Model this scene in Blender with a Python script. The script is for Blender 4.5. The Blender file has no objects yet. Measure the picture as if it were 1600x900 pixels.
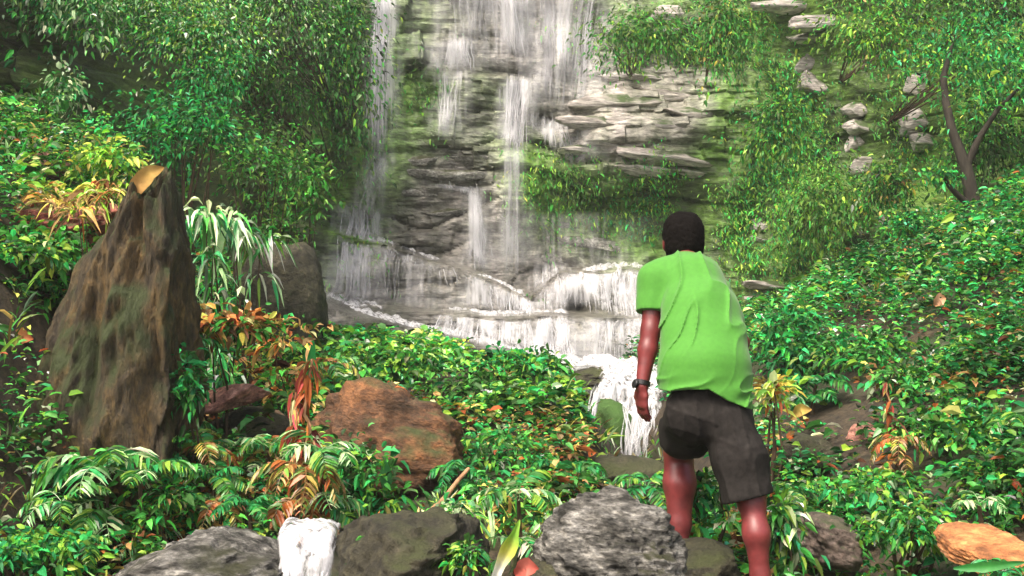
import bpy, math, random
import numpy as np
from mathutils import Vector

# ------------------------------------------------------------------ camera, sky, sun, exposure
scene = bpy.context.scene
COL = scene.collection
CAMZ, FPX = 1.5, 1700.0
cam_d = bpy.data.cameras.new('camera'); cam = bpy.data.objects.new('camera', cam_d); COL.objects.link(cam)
cam_d.sensor_width = 36.0; cam_d.lens = FPX / 1600 * 36.0; cam_d.clip_end = 500
cam.location = (0, 0, CAMZ); cam.rotation_euler = (math.radians(90), 0, 0)
scene.camera = cam
SUN_EL, SUN_AZ = math.radians(58), math.radians(-38)     # azimuth from behind the camera, to the left
world = bpy.data.worlds.new('World'); scene.world = world; world.use_nodes = True
wn = world.node_tree; wn.nodes.clear()
sky = wn.nodes.new('ShaderNodeTexSky'); sky.sky_type = 'NISHITA'; sky.sun_disc = False
sky.sun_elevation = SUN_EL; sky.sun_rotation = math.pi - SUN_AZ
sky.dust_density = 10.0; sky.air_density = 0.8; sky.ozone_density = 0.2
bg = wn.nodes.new('ShaderNodeBackground'); bg.inputs[1].default_value = 0.15
wo = wn.nodes.new('ShaderNodeOutputWorld')
wn.links.new(sky.outputs[0], bg.inputs[0]); wn.links.new(bg.outputs[0], wo.inputs[0])
sun_d = bpy.data.lights.new('sun', 'SUN'); sun_d.energy = 1.5; sun_d.angle = math.radians(12); sun_d.color = (1, 0.94, 0.84)
sun = bpy.data.objects.new('sun', sun_d); COL.objects.link(sun)
_sd = Vector((math.sin(SUN_AZ) * math.cos(SUN_EL), -math.cos(SUN_AZ) * math.cos(SUN_EL), math.sin(SUN_EL)))
sun.rotation_euler = _sd.to_track_quat('Z', 'Y').to_euler()
sun.location = (0, 0, 30)
vs = scene.view_settings
vs.view_transform = 'Standard'; vs.look = 'None'; vs.gamma = 1.0; vs.exposure = 1.05; vs.use_curve_mapping = False
scene.cycles.max_bounces = 5; scene.cycles.diffuse_bounces = 3; scene.cycles.glossy_bounces = 2; scene.cycles.transparent_max_bounces = 14

# ------------------------------------------------------------------ helpers
rng = np.random.default_rng(11)
def P(px, py, d): return np.array([(px - 800) / FPX * d, d, CAMZ - (py - 450) / FPX * d])
def sstep(t): t = np.clip(t, 0, 1); return t * t * (3 - 2 * t)
def _h(ix, iy, iz, s):
    n = (ix * 374761393 + iy * 668265263 + iz * 2147483647 + s * 1274126177) & 0xFFFFFFFF
    n = ((n ^ (n >> 13)) * 1274126177) & 0xFFFFFFFF
    n = ((n ^ (n >> 16)) * 2246822519) & 0xFFFFFFFF
    return ((n ^ (n >> 15)) & 0xFFFFFF) / float(0xFFFFFF)
def vnoise(x, y, z, s=0):
    x, y, z = np.broadcast_arrays(np.asarray(x, float), np.asarray(y, float), np.asarray(z, float))
    fx, fy, fz = np.floor(x), np.floor(y), np.floor(z)
    ix, iy, iz = fx.astype(np.int64), fy.astype(np.int64), fz.astype(np.int64)
    u, v, w = sstep(x - fx), sstep(y - fy), sstep(z - fz)
    r = 0
    for a in (0, 1):
        for b in (0, 1):
            for c in (0, 1):
                r = r + _h(ix + a, iy + b, iz + c, s) * (u if a else 1 - u) * (v if b else 1 - v) * (w if c else 1 - w)
    return r * 2 - 1
def fbm(x, y, z, s=0, o=4):
    r, a, t = 0, 1.0, 0
    for k in range(o):
        f = 2.03 ** k
        r = r + a * vnoise(x * f, y * f, z * f, s + k * 17); t += a; a *= 0.5
    return r / t
def nrm(v): return v / np.maximum(np.linalg.norm(v, axis=-1, keepdims=True), 1e-9)

def mesh_np(name, verts, faces, mats=None, col=None, smooth=False, fmat=None):
    """faces: (n,k) int array or list of them; col: per-vertex rgba"""
    if not isinstance(faces, (list, tuple)): faces = [faces]
    faces = [np.asarray(f, np.int32) for f in faces if len(f)]
    me = bpy.data.meshes.new(name)
    verts = np.asarray(verts, np.float32)
    me.vertices.add(len(verts)); me.vertices.foreach_set('co', verts.ravel())
    li = np.concatenate([f.ravel() for f in faces]); tot = np.concatenate([np.full(len(f), f.shape[1], np.int32) for f in faces])
    st = np.concatenate([[0], np.cumsum(tot)[:-1]]).astype(np.int32)
    me.loops.add(len(li)); me.loops.foreach_set('vertex_index', li.astype(np.int32))
    me.polygons.add(len(tot)); me.polygons.foreach_set('loop_start', st); me.polygons.foreach_set('loop_total', tot)
    me.polygons.foreach_set('use_smooth', np.full(len(tot), smooth))
    if mats is not None:
        for m in (mats if isinstance(mats, (list, tuple)) else [mats]): me.materials.append(m)
    if fmat is not None: me.polygons.foreach_set('material_index', np.asarray(fmat, np.int32))
    if col is not None:
        c = np.asarray(col, np.float32)
        if c.shape[1] == 3: c = np.concatenate([c, np.ones((len(c), 1), np.float32)], 1)
        at = me.color_attributes.new('Col', 'FLOAT_COLOR', 'POINT'); at.data.foreach_set('color', c.ravel())
    me.update(calc_edges=True)
    return me
def link(name, me, parent=None, loc=None):
    o = bpy.data.objects.new(name, me); COL.objects.link(o)
    if parent is not None: o.parent = parent
    if loc is not None: o.location = [float(a) for a in loc]
    return o
def tag(o, label=None, cat=None, group=None, kind=None):
    for k, v in (('label', label), ('category', cat), ('group', group), ('kind', kind)):
        if v: o[k] = v
    return o
def empty(name, loc=(0, 0, 0), rz=0.0):
    o = bpy.data.objects.new(name, None); COL.objects.link(o); o.empty_display_size = 0.1
    o.location = [float(a) for a in loc]; o.rotation_euler = (0, 0, rz); return o
def grid_faces(nu, nv, wrap=False):
    i = np.arange(nu - (0 if wrap else 1))[:, None]; j = np.arange(nv - 1)[None, :]
    i2 = (i + 1) % nu
    a, b, c, d = i * nv + j, i2 * nv + j, i2 * nv + j + 1, i * nv + j + 1
    return np.stack([a, b, c, d], -1).reshape(-1, 4)

def tube(pts, rad, sides=6):
    """tapered tube along pts; returns verts, quads"""
    pts = np.asarray(pts, float); n = len(pts); rad = np.broadcast_to(rad, (n,))
    t = nrm(np.gradient(pts, axis=0)); ref = np.array([0.31, 0.9, 0.23])
    s = nrm(np.cross(t, ref)); b = np.cross(t, s)
    a = np.arange(sides) / sides * 2 * math.pi
    v = pts[:, None] + rad[:, None, None] * (np.cos(a)[None, :, None] * s[:, None] + np.sin(a)[None, :, None] * b[:, None])
    f = []
    for i in range(n - 1):
        for j in range(sides):
            k = (j + 1) % sides
            f.append((i * sides + j, i * sides + k, (i + 1) * sides + k, (i + 1) * sides + j))
    return v.reshape(-1, 3), np.array(f)
def join(parts):
    vs_, fs_, o = [], [], 0
    for v, f in parts:
        vs_.append(v); fs_.append(np.asarray(f) + o); o += len(v)
    return np.concatenate(vs_), np.concatenate(fs_)

# ------------------------------------------------------------------ materials
def mat_new(name):
    m = bpy.data.materials.new(name); m.use_nodes = True
    nt = m.node_tree; nt.nodes.clear()
    return m, nt, (lambda t: nt.nodes.new(t)), nt.links.new
def ramp(nt, stops, inp):
    r = nt.nodes.new('ShaderNodeValToRGB'); e = r.color_ramp.elements
    while len(e) < len(stops): e.new(0.5)
    for q, (p, c) in zip(e, stops): q.position = p; q.color = (*c, 1)
    nt.links.new(inp, r.inputs[0]); return r.outputs[0]
def mixc(nt, fac, a, b, mode='MIX'):
    m = nt.nodes.new('ShaderNodeMix'); m.data_type = 'RGBA'; m.blend_type = mode
    for sock, v in ((0, fac), (6, a), (7, b)):
        if hasattr(v, 'links'): nt.links.new(v, m.inputs[sock])
        elif sock == 0: m.inputs[0].default_value = v
        else: m.inputs[sock].default_value = (*v, 1)
    return m.outputs[2]
def noise_n(nt, scale, detail=6, rough=0.6, stretch=(1, 1, 1)):
    tc = nt.nodes.new('ShaderNodeTexCoord'); mp = nt.nodes.new('ShaderNodeMapping'); mp.inputs['Scale'].default_value = stretch
    n = nt.nodes.new('ShaderNodeTexNoise'); n.inputs['Scale'].default_value = scale; n.inputs['Detail'].default_value = detail; n.inputs['Roughness'].default_value = rough
    nt.links.new(tc.outputs['Object'], mp.inputs[0]); nt.links.new(mp.outputs[0], n.inputs['Vector'])
    return n.outputs[0]
def bump_n(nt, h, strength, dist, prev=None):
    b = nt.nodes.new('ShaderNodeBump'); b.inputs['Strength'].default_value = strength; b.inputs['Distance'].default_value = dist
    nt.links.new(h, b.inputs['Height'])
    if prev is not None: nt.links.new(prev, b.inputs['Normal'])
    return b.outputs[0]

def leaf_mat(name, rough=0.5, trans=0.38, spec=0.3):
    m, nt, N, L = mat_new(name)
    at = N('ShaderNodeAttribute'); at.attribute_name = 'Col'
    n = noise_n(nt, 30, 3)
    c = mixc(nt, 0.35, at.outputs['Color'], ramp(nt, [(0.3, (0.45, 0.45, 0.45)), (0.7, (1.3, 1.3, 1.3))], n), 'MULTIPLY')
    p = N('ShaderNodeBsdfPrincipled'); p.inputs['Roughness'].default_value = rough; p.inputs['Specular IOR Level'].default_value = spec
    t = N('ShaderNodeBsdfTranslucent'); mx = N('ShaderNodeMixShader'); mx.inputs[0].default_value = trans; o = N('ShaderNodeOutputMaterial')
    L(c, p.inputs['Base Color']); L(c, t.inputs[0]); L(p.outputs[0], mx.inputs[1]); L(t.outputs[0], mx.inputs[2]); L(mx.outputs[0], o.inputs[0])
    return m
def rock_mat(name, stops, scale=3.0, moss=None, moss_lo=0.5, stretch=(1, 1, 1), rough=0.8, bump=0.5, attr=False, fine=22):
    """stops: colour ramp over a rock noise; moss: colour laid on upward faces and by noise"""
    m, nt, N, L = mat_new(name)
    n1 = noise_n(nt, scale, 8, 0.65, stretch); n2 = noise_n(nt, fine, 8, 0.7, stretch); n3 = noise_n(nt, 1.7, 4, 0.6)
    c = ramp(nt, stops, n1)
    c = mixc(nt, 0.75, c, ramp(nt, [(0.34, (0.12, 0.115, 0.10)), (0.5, (0.85, 0.85, 0.85)), (0.64, (1.75, 1.72, 1.68))], n2), 'MULTIPLY')
    if moss:
        g = N('ShaderNodeNewGeometry'); sx = N('ShaderNodeSeparateXYZ'); L(g.outputs['Normal'], sx.inputs[0])
        a = N('ShaderNodeMath'); a.operation = 'MULTIPLY_ADD'; a.inputs[1].default_value = 0.35; L(sx.outputs[2], a.inputs[0]); L(n3, a.inputs[2])
        f = ramp(nt, [(moss_lo, (0, 0, 0)), (moss_lo + 0.16, (1, 1, 1))], a.outputs[0])
        c = mixc(nt, f, c, mixc(nt, n2, moss, tuple(0.35 * q for q in moss)))
    if attr:
        at = N('ShaderNodeAttribute'); at.attribute_name = 'Col'
        c = mixc(nt, 1.0, c, at.outputs['Color'], 'MULTIPLY')
    p = N('ShaderNodeBsdfPrincipled'); o = N('ShaderNodeOutputMaterial')
    L(c, p.inputs['Base Color']); p.inputs['Roughness'].default_value = rough
    b = bump_n(nt, n1, bump, 0.12); b = bump_n(nt, n2, bump, 0.03, b); L(b, p.inputs['Normal']); L(p.outputs[0], o.inputs[0])
    return m
def plain_mat(name, col, rough=0.7, var=0.3, scale=12, bump=0.2, dist=0.01, stretch=(1, 1, 1), spec=0.4, sheen=0.0):
    m, nt, N, L = mat_new(name)
    n = noise_n(nt, scale, 6, 0.6, stretch)
    c = ramp(nt, [(0.3, tuple(q * (1 - var) for q in col)), (0.7, tuple(min(1, q * (1 + var)) for q in col))], n)
    p = N('ShaderNodeBsdfPrincipled'); o = N('ShaderNodeOutputMaterial'); L(c, p.inputs['Base Color'])
    p.inputs['Roughness'].default_value = rough; p.inputs['Specular IOR Level'].default_value = spec; p.inputs['Sheen Weight'].default_value = sheen
    L(bump_n(nt, n, bump, dist), p.inputs['Normal']); L(p.outputs[0], o.inputs[0]); return m
def water_mat(name, lo=0.35, hi=0.62, scale=9, stretch=(1, 1, 0.12), col=(0.86, 0.87, 0.9)):
    """white aerated water, clear in the gaps between its streaks; alpha from the mesh attribute"""
    m, nt, N, L = mat_new(name)
    at = N('ShaderNodeAttribute'); at.attribute_name = 'Col'
    n = noise_n(nt, scale, 5, 0.6, stretch)
    f = ramp(nt, [(lo, (0.15, 0.15, 0.15)), (hi, (1, 1, 1))], n)
    mu = N('ShaderNodeMath'); mu.operation = 'MULTIPLY'; L(f, mu.inputs[0]); L(at.outputs['Alpha'], mu.inputs[1])
    p = N('ShaderNodeBsdfPrincipled'); p.inputs['Base Color'].default_value = (*col, 1); p.inputs['Roughness'].default_value = 0.35
    t = N('ShaderNodeBsdfTranslucent'); t.inputs[0].default_value = (*col, 1)
    m1 = N('ShaderNodeMixShader'); m1.inputs[0].default_value = 0.35; L(p.outputs[0], m1.inputs[1]); L(t.outputs[0], m1.inputs[2])
    tr = N('ShaderNodeBsdfTransparent'); m2 = N('ShaderNodeMixShader'); L(mu.outputs[0], m2.inputs[0]); L(tr.outputs[0], m2.inputs[1]); L(m1.outputs[0], m2.inputs[2])
    o = N('ShaderNodeOutputMaterial'); L(m2.outputs[0], o.inputs[0]); return m

M_LEAF = leaf_mat('leaf'); M_LEAFG = leaf_mat('glossy_leaf', 0.36, 0.3, 0.5); M_DRY = leaf_mat('dry_leaf', 0.8, 0.2, 0.2)
M_TWIG = plain_mat('twig', (0.07, 0.045, 0.025), 0.85, 0.4, 30)
M_BARK = plain_mat('dark_bark', (0.03, 0.025, 0.018), 0.9, 0.5, 14, 0.8, 0.03, (1, 1, 0.3))
M_CLIFF = rock_mat('cliff_rock', [(0.3, (0.095, 0.094, 0.08)), (0.5, (0.215, 0.21, 0.185)), (0.7, (0.37, 0.365, 0.335))], 1.6, None, stretch=(0.6, 0.6, 1.8), attr=True, bump=0.7, rough=0.32, fine=12)
M_SLAB = rock_mat('pale_slab_rock', [(0.3, (0.22, 0.2, 0.175)), (0.5, (0.40, 0.37, 0.345)), (0.7, (0.56, 0.53, 0.5))], 2.5, (0.07, 0.12, 0.03), 0.68, (0.4, 0.4, 3), fine=14)
M_SOIL = rock_mat('soil', [(0.3, (0.018, 0.014, 0.008)), (0.55, (0.045, 0.033, 0.018)), (0.75, (0.10, 0.07, 0.035))], 2.2, (0.03, 0.055, 0.012), 0.8, rough=0.9)
M_GREYROCK = rock_mat('grey_rock', [(0.3, (0.10, 0.10, 0.085)), (0.5, (0.27, 0.27, 0.24)), (0.7, (0.56, 0.56, 0.52))], 7, (0.07, 0.08, 0.025), 0.72, (0.7, 0.7, 1.5), bump=1.0, fine=34)
M_DARKROCK = rock_mat('dark_mossy_rock', [(0.3, (0.022, 0.02, 0.012)), (0.55, (0.06, 0.055, 0.03)), (0.75, (0.17, 0.155, 0.10))], 4.5, (0.08, 0.095, 0.025), 0.76, bump=1.0, fine=26)
M_BROWNROCK = rock_mat('orange_brown_rock', [(0.3, (0.05, 0.032, 0.018)), (0.48, (0.15, 0.07, 0.03)), (0.62, (0.25, 0.11, 0.04)), (0.78, (0.24, 0.16, 0.08))], 3.2, (0.07, 0.09, 0.02), 0.72, (0.8, 0.8, 1.6), bump=0.8)
M_PINKROCK = rock_mat('pink_stone', [(0.3, (0.2, 0.085, 0.06)), (0.55, (0.42, 0.2, 0.15)), (0.75, (0.55, 0.36, 0.3))], 6, None, bump=0.7)
M_ORANGEROCK = rock_mat('orange_stone', [(0.3, (0.28, 0.1, 0.03)), (0.55, (0.56, 0.23, 0.08)), (0.75, (0.66, 0.42, 0.25))], 5, None, stretch=(0.5, 1, 3), bump=0.7)
M_STANDING = rock_mat('streaked_brown_rock', [(0.3, (0.028, 0.021, 0.012)), (0.47, (0.07, 0.05, 0.022)), (0.58, (0.13, 0.085, 0.03)), (0.7, (0.25, 0.15, 0.05))], 4.2, (0.06, 0.085, 0.018), 0.56, (1.7, 1.3, 0.6), bump=1.0, fine=26)
M_REDSOIL = rock_mat('red_earth', [(0.3, (0.16, 0.035, 0.025)), (0.55, (0.36, 0.10, 0.07)), (0.75, (0.42, 0.2, 0.1))], 4, (0.12, 0.12, 0.03), 0.7, bump=0.8)
M_WATER = water_mat('falling_water', 0.3, 0.55, 7, (1, 1, 0.15)); M_FOAM = water_mat('white_water', 0.36, 0.54, 22, (1, 1, 0.35))
M_DEADWOOD = plain_mat('dead_wood', (0.36, 0.2, 0.1), 0.8, 0.5, 20, 0.6, 0.02, (1, 1, 0.3))

GREEN = np.array([0.058, 0.27, 0.04]); DEEP = np.array([0.03, 0.095, 0.018]); LIME = np.array([0.24, 0.45, 0.05])
PALE = np.array([0.42, 0.6, 0.3]); EMER = np.array([0.028, 0.29, 0.075]); TAN = np.array([0.42, 0.27, 0.1]); RUST = np.array([0.36, 0.11, 0.03])  # PALE: pale leaves, and leaf highlights painted in as colour
YEL = np.array([0.5, 0.42, 0.08]); MOSSY = np.array([0.105, 0.21, 0.035])

# ------------------------------------------------------------------ shape of the land
def H(x, y):
    x = np.asarray(x, float); y = np.asarray(y, float)
    z = np.interp(y, [-20, 0, 2, 4.4, 6, 9, 10.5, 12, 14, 20], [-1.2, 0, 0.02, 0.13, 0.38, 0.86, 0.72, 0.5, 0.4, 0.4])
    b = np.interp(y, [0, 4, 6, 9, 12, 16], [2.2, 1.75, 1.6, 1.8, 2.3, 2.6])
    z = z + 1.75 * sstep((-x - b) / 1.6) * sstep((y - 2.5) / 3) + 0.25 * np.maximum(-x - b - 1.4, 0)
    z = z + 0.42 * np.maximum(x - 1.55, 0) * sstep((y - 1) / 3.5)
    z = z - 0.74 * np.exp(-((x - 0.98 - 0.1 * np.sin(y * 1.7)) / 0.46) ** 2) * sstep((y - 5.2) / 1.5) * sstep((11.5 - y) / 1.5)
    z = z + 0.11 * fbm(x * 0.9, y * 0.9, 0.3, 3, 4) + 0.03 * fbm(x * 5, y * 5, 0.7, 9, 3)
    return z
CX = [-14, -10, -7.5, -5.5, -4.3, -3.7, -3.25, -2.6, -1.5, 0.5, 2.5, 4.0, 4.9, 5.8, 7.5, 10, 14]
CY = [1, 3.5, 6.0, 8.6, 10.6, 12.4, 14.2, 15.2, 15.8, 16, 15.8, 15.1, 14.0, 12.6, 9.8, 6, 2]
def _lip(x, pts): return np.interp(x, [(p - 800) / FPX * 14.6 for p, _ in pts], [CAMZ - (q - 450) / FPX * 14.6 for _, q in pts])
LIPB = [(400, 330), (480, 350), (590, 376), (690, 408), (770, 432), (830, 462), (880, 425), (1000, 416), (1150, 440), (1400, 440)]
LIPA = [(400, 440), (560, 476), (640, 484), (700, 488), (1000, 498), (1200, 520), (1400, 520)]
LIPF = [(400, 440), (510, 462), (560, 486), (640, 508), (760, 534), (870, 560), (960, 577), (1100, 600), (1400, 600)]
def cliff_y(x, z):
    x = np.asarray(x, float); z = np.asarray(z, float)
    yb = np.interp(x, CX, CY); sl = (np.interp(x + 0.4, CX, CY) - np.interp(x - 0.4, CX, CY)) / 0.8
    k = np.minimum(np.sqrt(1 + sl * sl), 2.0)
    zz = z + 0.16 * fbm(x * 0.35, 0.2, z * 0.2, 21, 3) + 0.05 * x * 0.6
    off = 0.6 * fbm(x * 0.45, 1.3, z * 0.5, 5, 3) + 0.2 * fbm(x * 1.3, 4.3, z * 1.1, 6, 4)
    bed = np.clip(0.42 + 1.1 * fbm(x * 0.5, 9.1, z * 0.55, 13, 3) + 0.6 * np.exp(-((x - 2.0) / 1.2) ** 2 - ((z - 3.7) / 0.9) ** 2), 0.12, 1.1)
    for th, amp, bw, s in ((0.52, 0.34, 2.0, 31), (0.23, 0.13, 0.9, 47), (0.10, 0.028, 0.5, 59)):
        zq = zz / th + 0.75 * fbm(x * 0.8, s, z * 0.8, s, 3)
        ly = np.floor(zq).astype(np.int64)
        bx = np.floor(x / bw + _h(ly, ly * 0, ly * 0, s) * 9 + 0.25 * fbm(x * 1.1, 0.5, z, s + 3, 2)).astype(np.int64)
        off = off + bed * amp * (_h(bx, ly, ly * 0, s + 1) - 0.5)
        fr = zq - ly; off = off - bed * amp * 0.25 * np.exp(-(np.minimum(fr, 1 - fr) / 0.1) ** 2)     # recessed joints
    off = off + 0.07 * fbm(x * 3, 0, z * 4, 77, 4) + 0.05 * np.abs(fbm(x * 2.2, 2, z * 5, 78, 3))
    jig = 0.10 * fbm(x * 1.6, 0, 0, 91, 3)
    cw = sstep((x + 3.4) / 0.8) * sstep((4.2 - x) / 1.5)
    for pts, amt, w in ((LIPB, 0.55, 0.07), (LIPA, 0.5, 0.06), (LIPF, 0.6, 0.06)):
        off = off + amt * cw * sstep((_lip(x, pts) + jig * 0.6 - z) / w + 0.5)
    # pale buttress on the right of the falls: a bulging stack of beds
    off = off + 0.55 * np.exp(-((x - 2.0) / 1.1) ** 2 - ((z - 3.75) / 0.75) ** 2)
    # dark hole under the ledge beside the short falls
    off = off - 0.5 * np.exp(-((x - 0.93) / 0.16) ** 2 - ((z - 1.26) / 0.13) ** 2)
    return yb + 0.13 * (z - 1) - off * k
def cliff_hit(px, py):
    d = np.arange(6.0, 24.0, 0.03); q = d - cliff_y((px - 800) / FPX * d, CAMZ - (py - 450) / FPX * d)
    i = int(np.argmax(q > 0)); return P(px, py, d[i])
def ground_hit(px, py, dmin=2.5):
    d = np.arange(dmin, 20.0, 0.02); q = H((px - 800) / FPX * d, d) - (CAMZ - (py - 450) / FPX * d)
    i = int(np.argmax(q > 0)); return P(px, py, d[i])

# ground: one sheet, fine in view, coarse far off
gx = np.concatenate([np.linspace(-60, -9, 14), np.linspace(-8.6, 8.6, 260), np.linspace(9, 60, 14)])
gy = np.concatenate([np.linspace(-60, -4, 14), np.linspace(-3, 17.5, 300), np.linspace(18, 60, 12)])
X, Y = np.meshgrid(gx, gy, indexing='ij')
Z = H(np.clip(X, -9, 9), np.clip(Y, -6, 18))
g = link('ground', mesh_np('ground', np.stack([X, Y, Z], -1).reshape(-1, 3), grid_faces(len(gx), len(gy)), M_SOIL, smooth=True)); tag(g, kind='structure')

# cliff: an uneven, bedded rock face round the pool
cxs = np.concatenate([np.linspace(-13, -4.6, 110), np.linspace(-4.55, 5.4, 330), np.linspace(5.45, 13, 110)])
czs = np.linspace(-0.6, 8.4, 300)
X, Z = np.meshgrid(cxs, czs, indexing='ij'); Y = cliff_y(X, Z)
pxs, pys = X / Y * FPX + 800, 450 - (Z - CAMZ) / Y * FPX
def blob(cx, cy, rx, ry): return np.exp(-(((pxs - cx) / rx) ** 2 + ((pys - cy) / ry) ** 2))
mossf = 0.28 + 0.75 * fbm(X * 0.9, 3.3, Z * 0.7, 71, 4)
for a in ((655, 150, 60, 70, .9), (870, 285, 75, 80, 1.2), (540, 120, 60, 190, 1.0), (560, 350, 60, 130, .7), (1000, 60, 90, 60, .8), (1060, 330, 130, 70, 1.0), (1200, 200, 110, 220, .8), (890, 60, 30, 50, .5),
          (1350, 200, 230, 420, 1.0), (1600, 200, 250, 400, .8), (200, 200, 350, 400, .45), (1160, 330, 90, 120, .8), (1100, 20, 60, 60, .5), (700, 270, 80, 80, -.7), (1000, 170, 130, 90, -1.2), (750, 480, 260, 70, -1.4), (640, 400, 60, 60, -.8), (880, 160, 50, 120, -.7), (720, 90, 70, 60, -.5), (800, 330, 60, 60, -.3)):
    mossf = mossf + a[4] * blob(*a[:4])
mossf = np.clip(mossf, 0, 1)[..., None]
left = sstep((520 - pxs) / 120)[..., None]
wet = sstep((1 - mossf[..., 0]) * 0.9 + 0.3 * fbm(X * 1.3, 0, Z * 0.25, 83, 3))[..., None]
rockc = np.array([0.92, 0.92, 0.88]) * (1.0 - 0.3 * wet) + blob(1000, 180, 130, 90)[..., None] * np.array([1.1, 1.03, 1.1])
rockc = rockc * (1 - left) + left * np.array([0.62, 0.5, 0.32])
mossc = np.array([0.7, 1.35, 0.26]) * (0.6 + 0.5 * fbm(X * 2, 0, Z * 2, 15, 3))[..., None]
stain = 1 + 0.75 * fbm(X * 4.5, 6, Z * 0.45, 87, 4)[..., None] * np.array([1, 0.85, 1.1])
cc = (rockc * (1 - mossf) + mossc * mossf) * np.clip(stain, 0.25, 1.7)
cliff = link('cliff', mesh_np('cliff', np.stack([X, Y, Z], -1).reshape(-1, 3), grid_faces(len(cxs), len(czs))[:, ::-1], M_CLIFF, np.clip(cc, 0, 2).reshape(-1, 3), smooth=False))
tag(cliff, 'tall bedded rock face with moss and wet ledges behind the falls', kind='structure')

# ------------------------------------------------------------------ rocks
_ico = {}
def ico(sub):
    if sub not in _ico:
        import bmesh
        bm = bmesh.new(); bmesh.ops.create_icosphere(bm, subdivisions=sub, radius=1.0)
        v = np.array([q.co[:] for q in bm.verts]); f = np.array([[q.index for q in p.verts] for p in bm.faces]); bm.free(); _ico[sub] = (v, f)
    return _ico[sub]
def rock_mesh(name, size, seed, mat, sub=5, cuts=9, rough=0.16, lay=0.0, boxy=0.0, shape=None):
    v, f = ico(sub); v = v.copy(); r = np.random.default_rng(seed)
    if boxy: v = v / (np.sum(np.abs(v) ** (2 + boxy * 6), axis=1, keepdims=True) ** (1 / (2 + boxy * 6)))
    for k in range(cuts):                                        # worn facets
        n = nrm(r.normal(size=3)); h = r.uniform(0.62, 0.9)
        dd = v @ n; v = v - np.maximum(dd - h, 0)[:, None] * n * 0.88
    q = v * 1.0
    disp = rough * fbm(q[:, 0] * 1.6 + seed, q[:, 1] * 1.6, q[:, 2] * 1.6, seed, 5) + rough * 0.35 * fbm(q[:, 0] * 6, q[:, 1] * 6, q[:, 2] * 6 + seed, seed + 5, 3)
    if lay: 
        w = q[:, 2] * 3.2 + 2.6 * fbm(q[:, 0] * 1.5, q[:, 1] * 1.5, q[:, 2] * 1.5, seed + 9, 4)
        am = np.clip(0.5 + 1.2 * fbm(q[:, 0] * 2, q[:, 1] * 2, q[:, 2] * 2 + 5, seed + 11, 2), 0, 1.2)
        disp = disp + lay * am * (np.abs(w - np.round(w)) * 2 - 0.5)
        disp = disp + lay * 1.1 * (0.35 - np.abs(fbm(q[:, 0] * 4.5, q[:, 1] * 4.5, q[:, 2] * 8, seed + 13, 4)))
    v = v + nrm(v) * disp[:, None]
    v = v * np.asarray(size)
    if shape is not None: v = shape(v)
    return mesh_np(name, v, f, mat, smooth=True)
def rock(name, label, cat, px, py, d, size, seed, mat, rot=(0, 0, 0), group=None, **kw):
    """centre at the pixel's place at depth d, real size in metres (half axes)"""
    o = link(name, rock_mesh(name, size, seed, mat, **kw), loc=P(px, py, d)); o.rotation_euler = rot
    return tag(o, label, cat, group)

M_SPECK = rock_mat('speckled_grey_rock', [(0.38, (0.03, 0.03, 0.024)), (0.5, (0.17, 0.165, 0.145)), (0.64, (0.46, 0.45, 0.41))], 15, (0.07, 0.075, 0.025), 0.82, (0.6, 0.8, 2.2), bump=1.0, fine=45)
# the tall pointed rock on the left: leaning outline, vertical ribs
def standing_shape(v):
    t = np.clip((v[:, 2] + 0.95) / 1.9, 0, 1)
    cx_ = np.interp(t, [0, 0.3, 0.6, 0.85, 1], [-0.03, 0.0, 0.08, 0.15, 0.21]); w = np.interp(t, [0, 0.3, 0.6, 0.85, 1], [1.05, 1.0, 0.82, 0.62, 0.42])
    rib = 1 + 0.9 * (0.3 - np.abs(fbm(v[:, 0] * 7 + v[:, 2] * 1.2, 0.4, v[:, 2] * 1.1, 5, 4)))
    o = v.copy(); o[:, 0] = v[:, 0] * w + cx_; o[:, 2] = v[:, 2] - 0.55 * np.maximum(v[:, 0] - 0.06, 0) * sstep((t - 0.7) / 0.25) - 0.75 * np.maximum(0.02 - v[:, 0], 0) * sstep((t - 0.7) / 0.25); o[:, 1] = v[:, 1] * np.interp(t, [0, 1], [1.1, 0.45]) * rib; return o
rock('standing_rock', 'tall pointed brown rock streaked with ochre, taller than every other rock', 'rock', 158, 545, 5.5, (0.41, 0.34, 0.99), 4, M_STANDING, cuts=6, rough=0.22, lay=0.13, boxy=0.9, sub=6, shape=standing_shape)
rock('arched_boulder', 'dark rounded boulder with a curved pale rim beside the falls', 'boulder', 440, 478, 9.0, (0.36, 0.36, 0.5), 8, M_DARKROCK, cuts=6, rough=0.16, boxy=0.3, lay=0.05)
rock('orange_boulder', 'orange brown weathered boulder below the leafy mound', 'boulder', 612, 695, 6.2, (0.45, 0.38, 0.34), 15, M_BROWNROCK, rot=(0.1, 0.25, 0.3), lay=0.12, rough=0.24, sub=5)
rock('grey_boulder', 'pale grey lumpy boulder in front of the walking man', 'boulder', 955, 868, 3.75, (0.245, 0.24, 0.2), 22, M_SPECK, rot=(0.0, 0.12, 0.4), lay=0.13, rough=0.24, sub=6)
rock('ledge_rock', 'flat grey rock ledge beside the small white cascade', 'rock', 325, 895, 4.1, (0.33, 0.34, 0.165), 31, M_SPECK, rot=(0.06, -0.03, 0.1), lay=0.14, rough=0.16, boxy=0.9, sub=5)
rock('dark_boulder', 'dark olive brown boulder right of the small white cascade', 'boulder', 648, 888, 4.0, (0.31, 0.34, 0.215), 38, M_DARKROCK, rot=(0.12, 0.06, -0.2), lay=0.12, rough=0.26, boxy=0.12, sub=5)
rock('dark_stone', 'small dark stone between the upright leaf and the grey boulder', 'stone', 850, 905, 3.7, (0.11, 0.12, 0.10), 39, M_DARKROCK, sub=4)
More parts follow.
